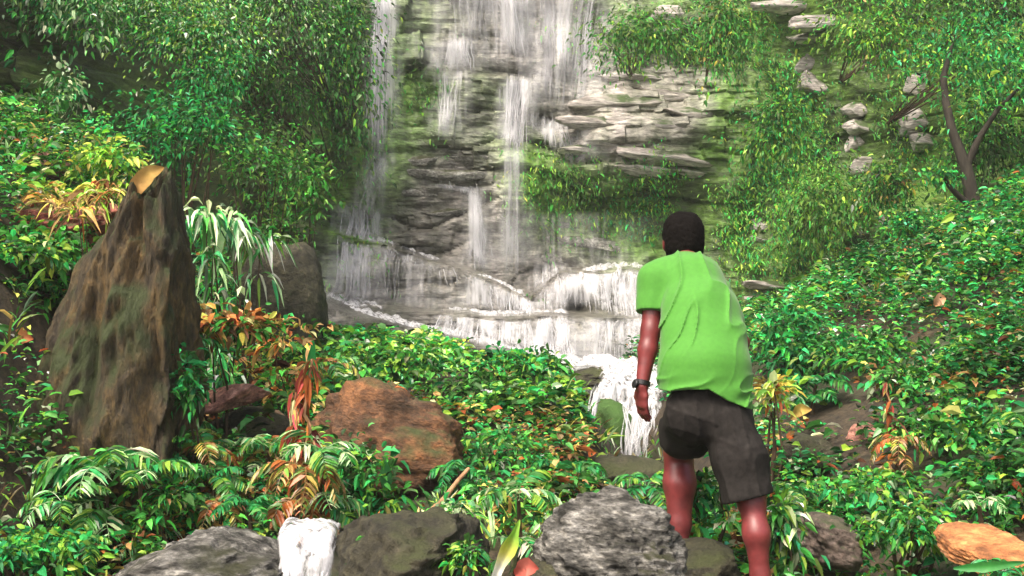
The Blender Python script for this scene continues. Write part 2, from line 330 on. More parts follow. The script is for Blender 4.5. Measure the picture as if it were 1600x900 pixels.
rock('flat_step_rock', 'low brown rock under the man\'s raised foot', 'rock', 1085, 900, 4.55, (0.24, 0.26, 0.155), 41, M_DARKROCK, lay=0.05)
rock('foot_rock', 'dark stone under the man\'s trailing foot', 'stone', 1195, 985, 4.2, (0.2, 0.24, 0.1), 43, M_DARKROCK, lay=0.03)
rock('mossy_plunge_rock', 'green mossy rock splitting the bright plunge of water', 'rock', 945, 675, 8.9, (0.27, 0.24, 0.27), 51, rock_mat('moss_cushion', [(0.3, (0.04, 0.05, 0.015)), (0.55, (0.08, 0.13, 0.025)), (0.75, (0.12, 0.17, 0.05))], 4, (0.06, 0.15, 0.02), 0.45), rough=0.12, cuts=5)
rock('stream_rock', 'dark rock across the gully below the bright plunge', 'rock', 925, 752, 7.3, (0.5, 0.3, 0.16), 53, M_DARKROCK, lay=0.04, boxy=0.3)
rock('pink_stone', 'pinkish red stone lying in the right bank leaves', 'stone', 1354, 681, 6.3, (0.125, 0.11, 0.075), 61, M_PINKROCK)
rock('brown_rock', 'dull grey brown rock right of the man\'s trailing leg', 'rock', 1297, 846, 4.6, (0.16, 0.16, 0.105), 63, rock_mat('dull_rock', [(0.3, (0.06, 0.045, 0.035)), (0.55, (0.16, 0.12, 0.1)), (0.75, (0.3, 0.25, 0.22))], 6, (0.05, 0.07, 0.02), 0.7), rot=(0, 0.45, 0.3), lay=0.08)
rock('orange_stone', 'flat bright orange slab at the lower right corner', 'stone', 1548, 862, 4.0, (0.17, 0.15, 0.05), 66, M_ORANGEROCK, rot=(0.32, 0.05, 0.1), lay=0.06, boxy=0.4)
rock('bank_rock', 'dark brown rock behind the man\'s shorts on the right bank', 'rock', 1250, 710, 6.2, (0.26, 0.2, 0.12), 68, M_DARKROCK, lay=0.06)
rock('ochre_bank_rock', 'ochre brown overhanging rock at the top of the right bank', 'rock', 1300, 476, 9.6, (0.4, 0.3, 0.16), 71, rock_mat('ochre_rock', [(0.3, (0.05, 0.045, 0.015)), (0.55, (0.2, 0.17, 0.05)), (0.75, (0.34, 0.27, 0.1))], 4, (0.08, 0.13, 0.02), 0.6), rot=(0, -0.15, 0), lay=0.06)
rock('log_rock', 'long pinkish brown rock right of the tall pointed rock', 'rock', 362, 622, 6.3, (0.24, 0.16, 0.07), 73, M_PINKROCK, rot=(0, -0.22, 0.2), lay=0.05, boxy=0.3)
rock('dark_hollow_rock', 'dark rock in the shade under the long pinkish rock', 'rock', 392, 668, 6.5, (0.28, 0.2, 0.13), 75, M_DARKROCK)
rock('red_earth_patch', 'red earth lump on the left bank by the pointed rock', 'rock', 112, 352, 6.3, (0.33, 0.26, 0.16), 77, M_REDSOIL, rough=0.38, cuts=2, lay=0.1)
rock('pale_bank_stone', 'pale pinkish stone on the rim of the left bank', 'stone', 62, 262, 7.2, (0.2, 0.16, 0.11), 79, M_PINKROCK, lay=0.05)
rock('corner_stone', 'red brown stone at the left edge of the bank rim', 'stone', 8, 285, 7.0, (0.14, 0.14, 0.1), 80, M_REDSOIL)
rock('shaded_rock', 'dark shaded rock at the left edge beside the pointed rock', 'rock', 22, 740, 5.3, (0.2, 0.25, 0.3), 83, M_DARKROCK)
rock('pool_rock', 'small dark rock poking from the foam above the mound', 'rock', 575, 526, 11.5, (0.24, 0.2, 0.13), 85, M_DARKROCK)
rock('wet_ledge_rock', 'flat wet rock under the lip of the bright plunge', 'rock', 930, 590, 10.3, (0.42, 0.32, 0.10), 87, M_DARKROCK, lay=0.08, boxy=0.4)
rock('mid_stone', 'grey stone in the leaves below the leafy mound', 'stone', 868, 700, 7.3, (0.13, 0.11, 0.07), 89, M_GREYROCK)

# bedded slabs standing out of the face
def slab(px, py, w, h, seed, tilt=0.0, mat=M_SLAB):
    p = cliff_hit(px, py); sc = p[1] / FPX
    me = rock_mesh('rock_slab', (w * sc / 2, 0.22, h * sc / 2), seed, mat, sub=4, cuts=12, rough=0.07, lay=0.09, boxy=1.4)
    o = link('rock_slab', me, cliff, p + np.array([0, 0.13 if px < 1230 or px > 1460 or py > 300 else 0.075, 0])); o.rotation_euler = (0, tilt, 0)
for i, (px, py, w, h, t) in enumerate([
    (985, 118, 110, 34, .05), (1040, 150, 130, 30, .08), (965, 160, 150, 30, .03), (1085, 175, 110, 26, .06), (940, 195, 140, 26, .02), (1030, 195, 170, 24, .05), (960, 225, 130, 28, .10), (1040, 243, 150, 26, .14), (1090, 268, 110, 22, .16),
    (915, 232, 90, 22, .08), (1000, 265, 110, 18, .16), (1065, 22, 130, 30, .02), (1040, 48, 90, 22, 0), (1255, 8, 160, 20, .0), (1290, 36, 110, 22, -.04), (1275, 58, 90, 18, 0), (1265, 100, 36, 26, 0), (1268, 128, 34, 30, .05),
    (1340, 172, 34, 26, .1), (1345, 200, 38, 22, .1), (1340, 224, 30, 22, 0), (1440, 128, 40, 36, 0), (1438, 190, 34, 34, .1), (1350, 262, 34, 26, 0), (1188, 352, 30, 22, 0), (1192, 372, 40, 18, 0), (1205, 446, 80, 18, .0), (1215, 466, 100, 18, .03),
    (1450, 222, 44, 24, .1), (1395, 352, 30, 26, 0), (880, 352, 110, 22, .08), (900, 378, 140, 22, .1), (860, 400, 110, 20, .05), (730, 250, 110, 22, .02), (690, 275, 140, 20, .02), (655, 250, 90, 20, 0), (640, 300, 120, 22, .02), (700, 330, 100, 18, 0)]):
    slab(px, py, w * (1.35 if w < 50 else 1), h * (1.25 if w < 50 else 1), 200 + i, t, M_SLAB if i < 30 else M_GREYROCK)

# ------------------------------------------------------------------ water
def falls(name, label, lip, foot, n, seed, rad=(0.006, 0.016), alpha=(0.35, 0.9), spread=0.03, group=None, free=0.05, hits=None, cat='waterfall', fade=0.35, veil=2):
    """a fall as a sheaf of water threads that drop from the lip, springing clear of each ledge"""
    r = np.random.default_rng(seed)
    lp = np.array([(cliff_hit(*q) if hits is None else P(*q, hits)) for q in lip]); fp = np.array([P(q[0], q[1], np.interp(i, [0, max(1, len(foot) - 1)], [lp[0][1], lp[-1][1]])) for i, q in enumerate(foot)])
    parts_v, parts_f, cols, o = [], [], [], 0
    for k in range(int(n * 0.55)):
        s = r.random(); a = np.array([np.interp(s, np.linspace(0, 1, len(lp)), lp[:, c]) for c in range(3)]) if len(lp) > 1 else lp[0]
        b = np.array([np.interp(s, np.linspace(0, 1, len(fp)), fp[:, c]) for c in range(3)]) if len(fp) > 1 else fp[0]
        a = a + np.array([r.normal() * spread, 0, r.normal() * 0.03]); b = b + np.array([r.normal() * spread * 1.6, 0, r.normal() * 0.05])
        t0, t1 = (0, 1) if r.random() < 0.5 else sorted(r.random(2))
        if t1 - t0 < 0.2: t1 = min(1, t0 + 0.3); t0 = max(0, t1 - 0.3)
        m = max(5, int(abs(a[2] - b[2]) * (t1 - t0) / 0.06)); t = np.linspace(t0, t1, m)
        x = a[0] + (b[0] - a[0]) * t + 0.02 * vnoise(t * 5, k, seed, 3); z = a[2] + (b[2] - a[2]) * t
        if hits is None:
            y = cliff_y(x, z) - 0.03 - r.random() * free; y = np.minimum.accumulate(y)
            y = np.convolve(np.pad(y, 2, mode='edge'), np.ones(5) / 5, 'valid')
        else:
            y = a[1] - 0.3 * np.sqrt(t) - r.random() * free
        rd = 0.75 * r.uniform(*rad) * np.clip(np.minimum(t - t0 + 0.02, t1 - t + 0.02) * 8, 0.25, 1)
        v, f = tube(np.stack([x, y, z], -1), rd, 4)
        al = 0.7 * r.uniform(*alpha) * np.clip(np.minimum(t - t0 + 0.03, (t1 - t) + 0.03) * 4, 0, 1) * (1 - fade * t)
        parts_v.append(v); parts_f.append(f + o); o += len(v); cols.append(np.repeat(al, 4))
    for ly in range(veil):                                       # soft sheets of spray between the threads
        wdt = (abs(lp[-1][0] - lp[0][0]) + 4 * spread + 0.06) * (1.35 + 0.5 * ly); nu = int(np.clip(wdt / 0.012, 14, 130)); hgt = max(0.1, float(lp[:, 2].max() - fp[:, 2].min())); nv = int(np.clip(hgt / 0.045, 8, 80))
        u = np.linspace(-0.5, 0.5, nu); t = np.linspace(0, 1, nv); U, T = np.meshgrid(u, t, indexing='ij'); ext = wdt / max(abs(lp[-1][0] - lp[0][0]), 1e-3)
        ss = np.clip(u * ext + 0.5, 0, 1); over = (u * ext + 0.5 - ss) * abs(lp[-1][0] - lp[0][0])
        A = np.stack([np.interp(ss, np.linspace(0, 1, len(lp)), lp[:, c_]) for c_ in range(3)], -1); B = np.stack([np.interp(ss, np.linspace(0, 1, len(fp)), fp[:, c_]) for c_ in range(3)], -1)
        x = A[:, None, 0] * (1 - T) + B[:, None, 0] * T + over[:, None] * (1 + 0.5 * T) + 0.015 * vnoise(T * 4, U * 3, ly, seed); z = A[:, None, 2] * (1 - T) + B[:, None, 2] * T
        if hits is None:
            y = np.minimum.accumulate(cliff_y(x, z) - 0.04 - 0.05 * ly, axis=1)
            for _ in range(4): y[:, 1:-1] = (y[:, :-2] + y[:, 1:-1] + y[:, 2:]) / 3
            for _ in range(3): y[1:-1] = (y[:-2] + y[1:-1] + y[2:]) / 3
        else: y = A[:, None, 1] - 0.3 * np.sqrt(T) - 0.05 * ly
        y = y - 0.05 * np.sqrt(np.clip(1 - (2 * U) ** 2, 0, 1))
        st = 0.42 + 0.9 * fbm(x * 26, ly * 3.1, z * 1.1, seed + 40, 3) + 1.0 * fbm(x * 5, ly, z * 1.8, seed + 50, 3)
        lob = np.clip(1.0 - np.abs(2 * U) * (1.0 + 0.35 * vnoise(z * 3, ly, 0, seed)), 0, 1)
        al = np.clip(st, 0, 1.1) * sstep(lob * 1.6) * sstep(T * 7 + 0.1) * sstep((1 - T) * 4 + 0.05 * (1 - fade)) * (1 - fade * T) * alpha[1] * (0.85 if ly == 0 else 0.45)
        parts_v.append(np.stack([x, y, z], -1).reshape(-1, 3)); parts_f.append(grid_faces(nu, nv) + o); o += nu * nv; cols.append(np.clip(al, 0, 1).ravel())
    c = np.concatenate(cols); c = np.stack([c * 0 + 1, c * 0 + 1, c * 0 + 1, c], -1)
    ob = link(name, mesh_np(name, np.concatenate(parts_v), np.concatenate(parts_f), M_WATER, c, smooth=True))
    return tag(ob, label, cat, group)
G = 'strands of the waterfall'
falls('waterfall', 'tall thin white strand of water at the far left of the falls', [(596, -50), (612, -50)], [(592, 255), (604, 255)], 110, 1, (0.006, 0.016), (0.6, 1.0), 0.03, G, fade=0.35)
falls('waterfall', 'faint veil of spray under the tall thin strand', [(592, 235), (606, 235)], [(560, 345), (590, 345)], 50, 2, (0.006, 0.014), (0.2, 0.45), 0.03, G)
falls('waterfall', 'broad pale veil of water dropping to the left end of the foam', [(546, 318), (582, 322)], [(545, 476), (590, 478)], 150, 3, (0.008, 0.02), (0.35, 0.8), 0.04, G)
falls('waterfall', 'short fan of water spilling off a small upper ledge', [(700, 66), (728, 60)], [(690, 116), (740, 116)], 60, 4, (0.006, 0.015), (0.35, 0.8), 0.03, G)
falls('waterfall', 'thin misty trickle under the small upper ledge', [(688, 108), (722, 108)], [(690, 225), (712, 225)], 60, 5, (0.006, 0.015), (0.25, 0.6), 0.03, G)
falls('waterfall', 'curving white strand at the top centre of the falls', [(772, -30), (800, -30)], [(800, 90), (818, 95)], 80, 6, (0.006, 0.016), (0.45, 0.9), 0.025, G)
falls('waterfall', 'narrow strand beside the curving top strand', [(738, -30), (758, -30)], [(735, 60), (752, 62)], 40, 7, (0.005, 0.012), (0.3, 0.7), 0.025, G)
falls('waterfall', 'brightest thick white column of water in mid face', [(796, 118), (826, 122)], [(792, 236), (816, 236)], 170, 8, (0.008, 0.02), (0.5, 1.0), 0.03, G)
falls('waterfall', 'thin dim trickle below the brightest white column', [(792, 225), (810, 225)], [(790, 440), (806, 440)], 60, 9, (0.006, 0.013), (0.2, 0.5), 0.03, G)
falls('waterfall', 'misty sheet of water right of the brightest column', [(850, -30), (935, -30)], [(850, 185), (905, 185)], 150, 10, (0.008, 0.02), (0.15, 0.5), 0.04, G)
falls('waterfall', 'white spill running along the pale ledge and over its end', [(828, 178), (885, 190)], [(826, 200), (892, 262)], 70, 11, (0.006, 0.014), (0.4, 0.9), 0.02, G)
falls('waterfall', 'slim single strand dropping from a mid ledge onto the lower tier', [(738, 292), (752, 296)], [(742, 424), (760, 424)], 80, 12, (0.006, 0.014), (0.45, 0.85), 0.018, G)
falls('waterfall', 'short white lip of water feeding the slim single strand', [(686, 288), (745, 294)], [(690, 296), (747, 304)], 30, 13, (0.006, 0.012), (0.5, 0.9), 0.01, G)
falls('waterfall', 'spray line running down along the slanting lower ledge', [(585, 372), (640, 392), (690, 408), (770, 434), (828, 468)], [(590, 392), (640, 415), (700, 440), (775, 470), (838, 505)], 190, 14, (0.005, 0.012), (0.3, 1.0), 0.03, G, veil=0)
falls('waterfall', 'row of thin white threads over the lowest ledge, left part', [(690, 484), (760, 486), (830, 490)], [(680, 522), (760, 540), (830, 552)], 220, 15, (0.006, 0.015), (0.4, 1.0), 0.03, G, veil=1)
falls('waterfall', 'short bright white drop in the middle of the lowest ledge', [(838, 488), (886, 490)], [(836, 556), (886, 562)], 170, 16, (0.007, 0.018), (0.7, 1.0), 0.02, G)
falls('waterfall', 'wide lacy cascade pouring over the ledge beside the dark hole', [(884, 424), (920, 418), (960, 416), (1000, 418)], [(876, 478), (930, 480), (965, 500), (1000, 505)], 190, 17, (0.007, 0.018), (0.35, 1.0), 0.03, G)
falls('waterfall', 'streaky curtain beside the man\'s elbow under the lacy cascade', [(930, 495), (1000, 495), (1060, 500)], [(925, 575), (1000, 582), (1060, 590)], 150, 18, (0.007, 0.018), (0.2, 0.8), 0.03, G)

falls('waterfall', 'faint wide mist of water across the top centre of the face', [(690, -40), (850, -40)], [(700, 120), (850, 130)], 60, 19, (0.004, 0.01), (0.2, 0.5), 0.05, G)
falls('waterfall', 'thin water film on the grey rock between the slim strand and the lacy cascade', [(820, 330), (960, 330)], [(830, 425), (950, 425)], 40, 20, (0.004, 0.01), (0.1, 0.28), 0.05, G)
falls('waterfall', 'film of water over the grey wall left of the slim strand', [(600, 380), (690, 400)], [(600, 480), (690, 490)], 70, 21, (0.004, 0.01), (0.2, 0.5), 0.05, G)
def white_water(name, label, rows, seed, cat='water', bumps=0.05, kind=None, alpha=1.0, nu=70, nv=60, thick=0.06):
    """rows: list of polylines (world points) from back edge to front edge; a lumpy sheet with rolled edges"""
    R = np.array([[[np.interp(s, np.linspace(0, 1, len(row)), np.array(row)[:, c]) for c in range(3)] for s in np.linspace(0, 1, nu)] for row in rows])
    t = np.linspace(0, 1, nv); tk = np.linspace(0, 1, len(rows))
    S = np.stack([np.stack([np.interp(t, tk, R[:, i, c]) for c in range(3)], -1) for i in range(nu)], 0)      # nu,nv,3
    for _ in range(3): S[:, 1:-1] = (S[:, :-2] + 2 * S[:, 1:-1] + S[:, 2:]) / 4
    du = np.gradient(S, axis=0); dv = np.gradient(S, axis=1); n = nrm(np.cross(du, dv)); n = n * np.sign(-n[..., 1:2] * 0.5 + n[..., 2:3] + 1e-6)
    uu, tt = np.meshgrid(np.linspace(0, 1, nu), t, indexing='ij')
    edge = np.clip(np.minimum(uu, 1 - uu) * 9, 0, 1)
    b = bumps * (np.abs(fbm(S[..., 0] * 9, S[..., 1] * 4, S[..., 2] * 5, seed, 4)) * 2.2 - 0.3) + thick * (np.sqrt(edge) - 1)
    S = S + n * b[..., None]
    al = alpha * np.clip(edge * 2.2 + fbm(S[..., 0] * 8, S[..., 1] * 3, S[..., 2] * 3, seed + 4, 3) * 0.9 - 0.1, 0, 1) * np.clip((1 - tt) * 6 + 0.35, 0, 1)
    c = np.stack([al * 0 + 1] * 3 + [al], -1).reshape(-1, 4)
    ob = link(name, mesh_np(name, S.reshape(-1, 3), grid_faces(nu, nv), M_FOAM, c, smooth=True))
    return tag(ob, label, None if kind else cat, None, kind)
fr = lambda y, x0, x1: np.array([cliff_hit(q, y + dy) + [0, -0.03, 0] for q, dy in zip(np.linspace(x0, x1, 9), (4, 0, 3, -4, 0, -3, 2, 0, 3))])
white_water('froth', 'frothy white water tumbling over the rounded ledge behind the man\'s shoulder', [fr(y, a, b) for y, a, b in ((414, 915, 1010), (424, 900, 1010), (440, 890, 1010), (462, 925, 1010), (484, 935, 1010))], 21, 'water', 0.06, nu=90, nv=50, thick=0.04, alpha=0.75)
white_water('froth', 'frothy white water on the lowest step beside the man\'s elbow', [fr(y, a, b) for y, a, b in ((500, 935, 1040), (512, 925, 1040), (535, 930, 1040), (560, 925, 1040), (578, 925, 1040))], 23, 'water', 0.06, nu=90, nv=50, thick=0.04, alpha=0.4)
for lb, ln_, sd in (('white line of froth along the slanting ledge left of the slim strand', [(588, 372), (612, 380), (640, 390), (665, 400), (692, 407)], 41), ('white line of froth along the slanting ledge under the slim strand', [(735, 428), (765, 434), (790, 446), (815, 458), (832, 480)], 43), ('white line of froth on the lip of the lowest ledge', [(690, 482), (740, 486), (790, 488), (840, 488), (890, 490)], 45), ('white splash where the broad pale veil meets the foam', [(540, 462), (556, 468), (575, 474), (598, 482)], 47)):
    e_ = np.array([cliff_hit(*q) for q in ln_]); white_water('froth', lb, [e_ + [0, 0.12, 0.03], e_ + [0, -0.02, 0.025], e_ + [0, -0.08, -0.02], e_ + [0, -0.11, -0.10]], sd, 'water', 0.035, nu=110, nv=18, thick=0.02, alpha=0.85)
falls('waterfall', 'cluster of short white threads beneath the slim strand', [(745, 432), (830, 470)], [(748, 482), (832, 488)], 120, 22, (0.006, 0.014), (0.4, 1.0), 0.03, G, veil=1)
falls('waterfall', 'two short threads dropping left of the dark hole', [(846, 408), (872, 410)], [(846, 486), (880, 486)], 60, 24, (0.006, 0.013), (0.35, 0.9), 0.03, G, veil=1)
fl = [(505, 458), (535, 470), (560, 484), (600, 498), (640, 508), (700, 521), (760, 533), (820, 548), (870, 560), (930, 574), (1000, 584)]
ridge = np.array([cliff_hit(*q) for q in fl])
white_water('foam_run', 'white foam running along the foot of the falls behind the mound', [ridge + [0, 0.35, 0.06], ridge + [0, 0.0, 0.03], ridge + [0, -0.14, -0.02], ridge + [0, -0.26, -0.15]], 3, 'water', 0.035, nu=260, nv=26, thick=0.02)
# bright plunge in the gully
white_water('plunge', 'bright white plunge of water beside the man\'s hand', [[P(905, 553, 11.6), P(1075, 572, 11.6)], [P(922, 566, 10.4), P(1070, 580, 10.4)], [P(940, 585, 9.9), P(1060, 592, 9.9)], [P(932, 606, 9.6), P(1040, 612, 9.6)], [P(928, 640, 9.5), P(1035, 650, 9.5)], [P(935, 662, 9.45), P(1030, 690, 9.45)]], 5, 'water', 0.07, nu=80, nv=70)
falls('water_trickle', 'thin branch of white water around the left of the mossy rock', [(925, 610), (940, 600)], [(897, 690), (907, 695)], 70, 31, (0.006, 0.014), (0.5, 1.0), 0.015, 'branches of the plunge', hits=8.75, veil=0, cat='water')
falls('water_trickle', 'branch of white water running down right of the mossy rock', [(968, 620), (1000, 620)], [(972, 715), (988, 720)], 80, 32, (0.006, 0.014), (0.4, 1.0), 0.03, 'branches of the plunge', hits=8.7, veil=0, cat='water')
falls('water_trickle', 'slanting branch of white water nearest the man\'s fingers', [(995, 640), (1025, 640)], [(988, 690), (1000, 695)], 40, 33, (0.006, 0.014), (0.4, 0.9), 0.02, 'branches of the plunge', hits=8.6, veil=0, cat='water')
# small cascade low on the left
white_water('small_cascade', 'small bright white cascade between the grey ledge and the dark boulder', [[P(440, 815, 4.45), P(535, 812, 4.45)], [P(434, 824, 4.2), P(526, 822, 4.2)], [P(430, 834, 4.05), P(527, 832, 4.05)], [P(434, 870, 3.98), P(522, 870, 3.98)], [P(440, 960, 3.95), P(512, 960, 3.95)]], 9, 'water', 0.03, nu=60, nv=60, thick=0.03)
falls('water_trickle', 'thin threads of water over the lip of the small cascade', [(458, 836), (528, 834)], [(456, 930), (520, 930)], 90, 34, (0.003, 0.008), (0.5, 1.0), 0.006, None, hits=4.2, cat='water', veil=0)
# still pool between the mound and the face, stream in the gully
wx = np.linspace(-2.5, 3.4, 60); wy = np.linspace(10.3, 16, 40); X, Y = np.meshgrid(wx, wy, indexing='ij')
pm, nt, N_, L_ = mat_new('pool_water'); pp = N_('ShaderNodeBsdfPrincipled'); pp.inputs['Base Color'].default_value = (0.05, 0.06, 0.04, 1); pp.inputs['Roughness'].default_value = 0.08
po = N_('ShaderNodeOutputMaterial'); L_(bump_n(nt, noise_n(nt, 6, 4), 0.4, 0.05), pp.inputs['Normal']); L_(pp.outputs[0], po.inputs[0])
tag(link('water', mesh_np('water', np.stack([X, Y, X * 0 + 0.5], -1).reshape(-1, 3), grid_faces(60, 40), pm, smooth=True)), kind='structure')

# ------------------------------------------------------------------ leaves and plants
def leaves(pos, dr, ln, wd, col, seed, fold=0.25, droop=0.25):
    """one folded, drooping 4-triangle leaf for each position"""
    r = np.random.default_rng(seed); n = len(pos); dr = nrm(dr)
    up = nrm(np.array([0, 0, 1.0]) + 0.55 * r.normal(size=(n, 3)))
    side = nrm(np.cross(dr, up)); nn = np.cross(side, dr)
    ln = np.asarray(ln)[:, None]; wd = np.asarray(wd)[:, None]
    mid = pos + dr * ln * 0.45
    L_ = mid + side * wd * 0.5 + nn * wd * fold; R_ = mid - side * wd * 0.5 + nn * wd * fold
    tip = pos + dr * ln; tip[:, 2] -= (ln * droop)[:, 0]
    q1 = pos + dr * ln * 0.25; q2 = pos + dr * ln * 0.66; q2[:, 2] -= (ln * droop * 0.35)[:, 0]
    v = np.stack([pos, q1 + side * wd * 0.46 + nn * wd * fold, q1 - side * wd * 0.46 + nn * wd * fold, mid, q2 + side * wd * 0.4 + nn * wd * fold, q2 - side * wd * 0.4 + nn * wd * fold, tip], 1).reshape(-1, 3); b = np.arange(n)[:, None] * 7
    f = (b[:, :, None] + np.array([[0, 3, 1], [0, 2, 3], [1, 3, 4], [2, 5, 3], [4, 3, 6], [3, 5, 6]])[None]).reshape(-1, 3)
    return v, f, np.repeat(col, 7, axis=0)
def leafcol(n, seed, mixw, jit=0.6):
    """mixw: list of (colour, weight)"""
    r = np.random.default_rng(seed); w = np.array([q for _, q in mixw], float); w /= w.sum()
    c = np.array([q for q, _ in mixw])[r.choice(len(w), n, p=w)]
    return np.clip(c * np.exp(r.normal(0, jit, (n, 1))) * (1 + 0.12 * r.normal(size=(n, 3))), 0.002, 0.9)  # wide brightness spread also paints leaf highlights into the colour
MIX_GREEN = [(GREEN, 5), (DEEP, 3), (LIME, 1.5), (PALE, 0.3)]
MIX_BRIGHT = [(GREEN, 5), (LIME, 3), (EMER, 2), (PALE, 0.6), (DEEP, 1)]
MIX_EMER = [(EMER, 5), (GREEN, 3), (DEEP, 2)]
MIX_DARK = [(DEEP, 5), (MOSSY, 2), (GREEN, 1.5)]
MIX_WARM = [(LIME, 3), (YEL, 2), (GREEN, 2), (TAN, 1.5), (RUST, 0.8)]
MIX_DRY = [(TAN, 4), (RUST, 3), (YEL, 1), (MOSSY, 1.5)]
MIX_PALE = [(PALE, 4), (GREEN, 3), (EMER, 2)]
MIX_WILD = [(GREEN, 5), (DEEP, 2.5), (LIME, 1.2), (EMER, 2), (PALE, 0.35), (TAN, 0.25), (RUST, 0.15)]

def bush(label, px, py, d, rx, rz, seed, mix=MIX_GREEN, n=900, leaf=0.06, aspect=0.5, name='leafy_shrub', cat='shrub', mat=None, droop=0.3, group=None, on='ground', clumps=None, down=0.0, ry=None):
    """a shrub whose leaves sit in clumps at the ends of real stems; rooted in the ground or in the cliff"""
    r = np.random.default_rng(seed); c = P(px, py, d); ry = ry or rx * (0.8 if on == 'ground' else 0.35)
    if on == 'cliff':
        c[1] = min(c[1] + 0.6, float(cliff_y(c[0], c[2])) - 0.12); rx *= c[1] / d; rz *= c[1] / d; c = P(px, py, c[1])
    if on == 'cliff': base = np.array([c[0], float(cliff_y(c[0], c[2] - rz * 0.4)) + 0.05, c[2] - rz * 0.4])
    else: base = np.array([c[0], c[1] + 0.1, float(H(c[0], c[1] + 0.1)) - 0.03])
    root = tag(empty(name, base), label, cat, group)
    if on == 'cliff': n = int(n * 1.5); leaf *= 0.72; rz *= 1.15; rx *= 1.1
    K = clumps or max(9, int(n / 55)); cen = nrm(r.normal(size=(K, 3))); cen[:, 2] = np.where(cen[:, 2] < -0.35, -cen[:, 2], cen[:, 2]); cen[:, 1] -= 0.25
    cen = cen * r.uniform(0.35, 1.0, (K, 1)) ** 0.6 * np.array([rx, ry, rz]) + c - base
    if on == 'ground':
        lowk = r.random(K) < 0.4; cen[lowk, 2] = r.uniform(0.02, 1, lowk.sum()) * max(0.04, c[2] - base[2]); cen[lowk, 1] -= 0.05
    bm = [(tube(np.stack([np.zeros(3), q * 0.5 + r.normal(size=3) * 0.04 + np.array([0, 0, 0.06 * rz]), q]), [0.012, 0.008, 0.003], 4)) for q in (cen[::2] if on == 'ground' else cen[::4])]
    v, f = join(bm); link('stem', mesh_np('stem', v, f, M_TWIG), root)
    ci = r.integers(0, K, n); cs = (1.0 if on == 'ground' else 1.5) * (0.16 + 0.16 * r.random(K))[ci][:, None] * np.array([rx, ry, rz]) * 1.25
    dl = r.normal(size=(n, 3)) * np.array([1, 1, 0.75]); pos = cen[ci] + dl * cs
    if on == 'cliff': pos[:, 2] -= 0.35 * rz * r.random(n) ** 2; pos[:, 1] = np.minimum(pos[:, 1], cliff_y(pos[:, 0] + base[0], pos[:, 2] + base[2]) - base[1] - 0.02)
    dr = nrm(pos - cen[ci]) * 0.8 + r.normal(size=(n, 3)) * 0.45 + np.array([0, -0.25, 0.1 - down])
    col = leafcol(n, seed, mix, 0.6 if on == 'ground' else 0.42) * (0.75 + 0.5 * r.random(K))[ci][:, None]
    ln = leaf * np.exp(r.normal(0, 0.25, n))
    v, f, c2 = leaves(pos, dr, ln, ln * aspect, col, seed, droop=droop)
    link('foliage', mesh_np('foliage', v, f, mat or M_LEAF, c2), root)
    return root

def frond_mesh(name, seed, length=0.5, pairs=15, width=0.13, mix=MIX_BRIGHT, arch=0.7, lw=0.32):
    """an arching frond: a midrib with paired leaflets, along +x"""
    r = np.random.default_rng(seed); t = np.linspace(0, 1, 12); x = length * (t - 0.18 * t ** 3 * arch); z = length * (0.75 * t - arch * 1.15 * t ** 2)
    spine = np.stack([x, 0.03 * length * np.sin(t * 3 + seed), z], -1)
    v0, f0 = tube(spine, np.linspace(0.005, 0.0012, 12), 4)
    tt = np.repeat(np.linspace(0.14, 0.99, pairs), 2); sg = np.tile([1, -1], pairs)
    pos = np.stack([np.interp(tt, t, spine[:, c]) for c in range(3)], -1)
    tan = nrm(np.stack([np.interp(tt, t, np.gradient(spine[:, c])) for c in range(3)], -1))
    lat = np.stack([tt * 0, sg * 1.0, tt * 0], -1)
    dr = lat + tan * 0.55 + np.array([0, 0, -0.25]) + 0.1 * r.normal(size=(len(tt), 3))
    ln = width * np.sin(np.clip(tt * 0.9 + 0.12, 0, 1) * math.pi) ** 0.7 + 0.02
    v, f, c = leaves(pos, dr, ln, ln * lw, leafcol(len(tt), seed, mix, 0.25), seed, 0.2, 0.25)
    rib = np.tile(mix[0][0] * 0.9, (len(v0), 1))
    V = np.concatenate([v0, v]); tri = np.concatenate([f0[:, [0, 1, 2]], f0[:, [0, 2, 3]], f + len(v0)])
    return mesh_np(name, V, tri, M_LEAFG, np.concatenate([rib, c]))
FRONDS = {'g': [frond_mesh('frond', 300 + i, mix=MIX_BRIGHT) for i in range(4)], 'p': [frond_mesh('frond', 310 + i, mix=MIX_PALE, pairs=9, width=0.16, lw=0.24) for i in range(4)],
          'd': [frond_mesh('frond', 320 + i, mix=MIX_DRY, arch=1.15) for i in range(3)], 'e': [frond_mesh('frond', 330 + i, mix=MIX_EMER) for i in range(4)]}
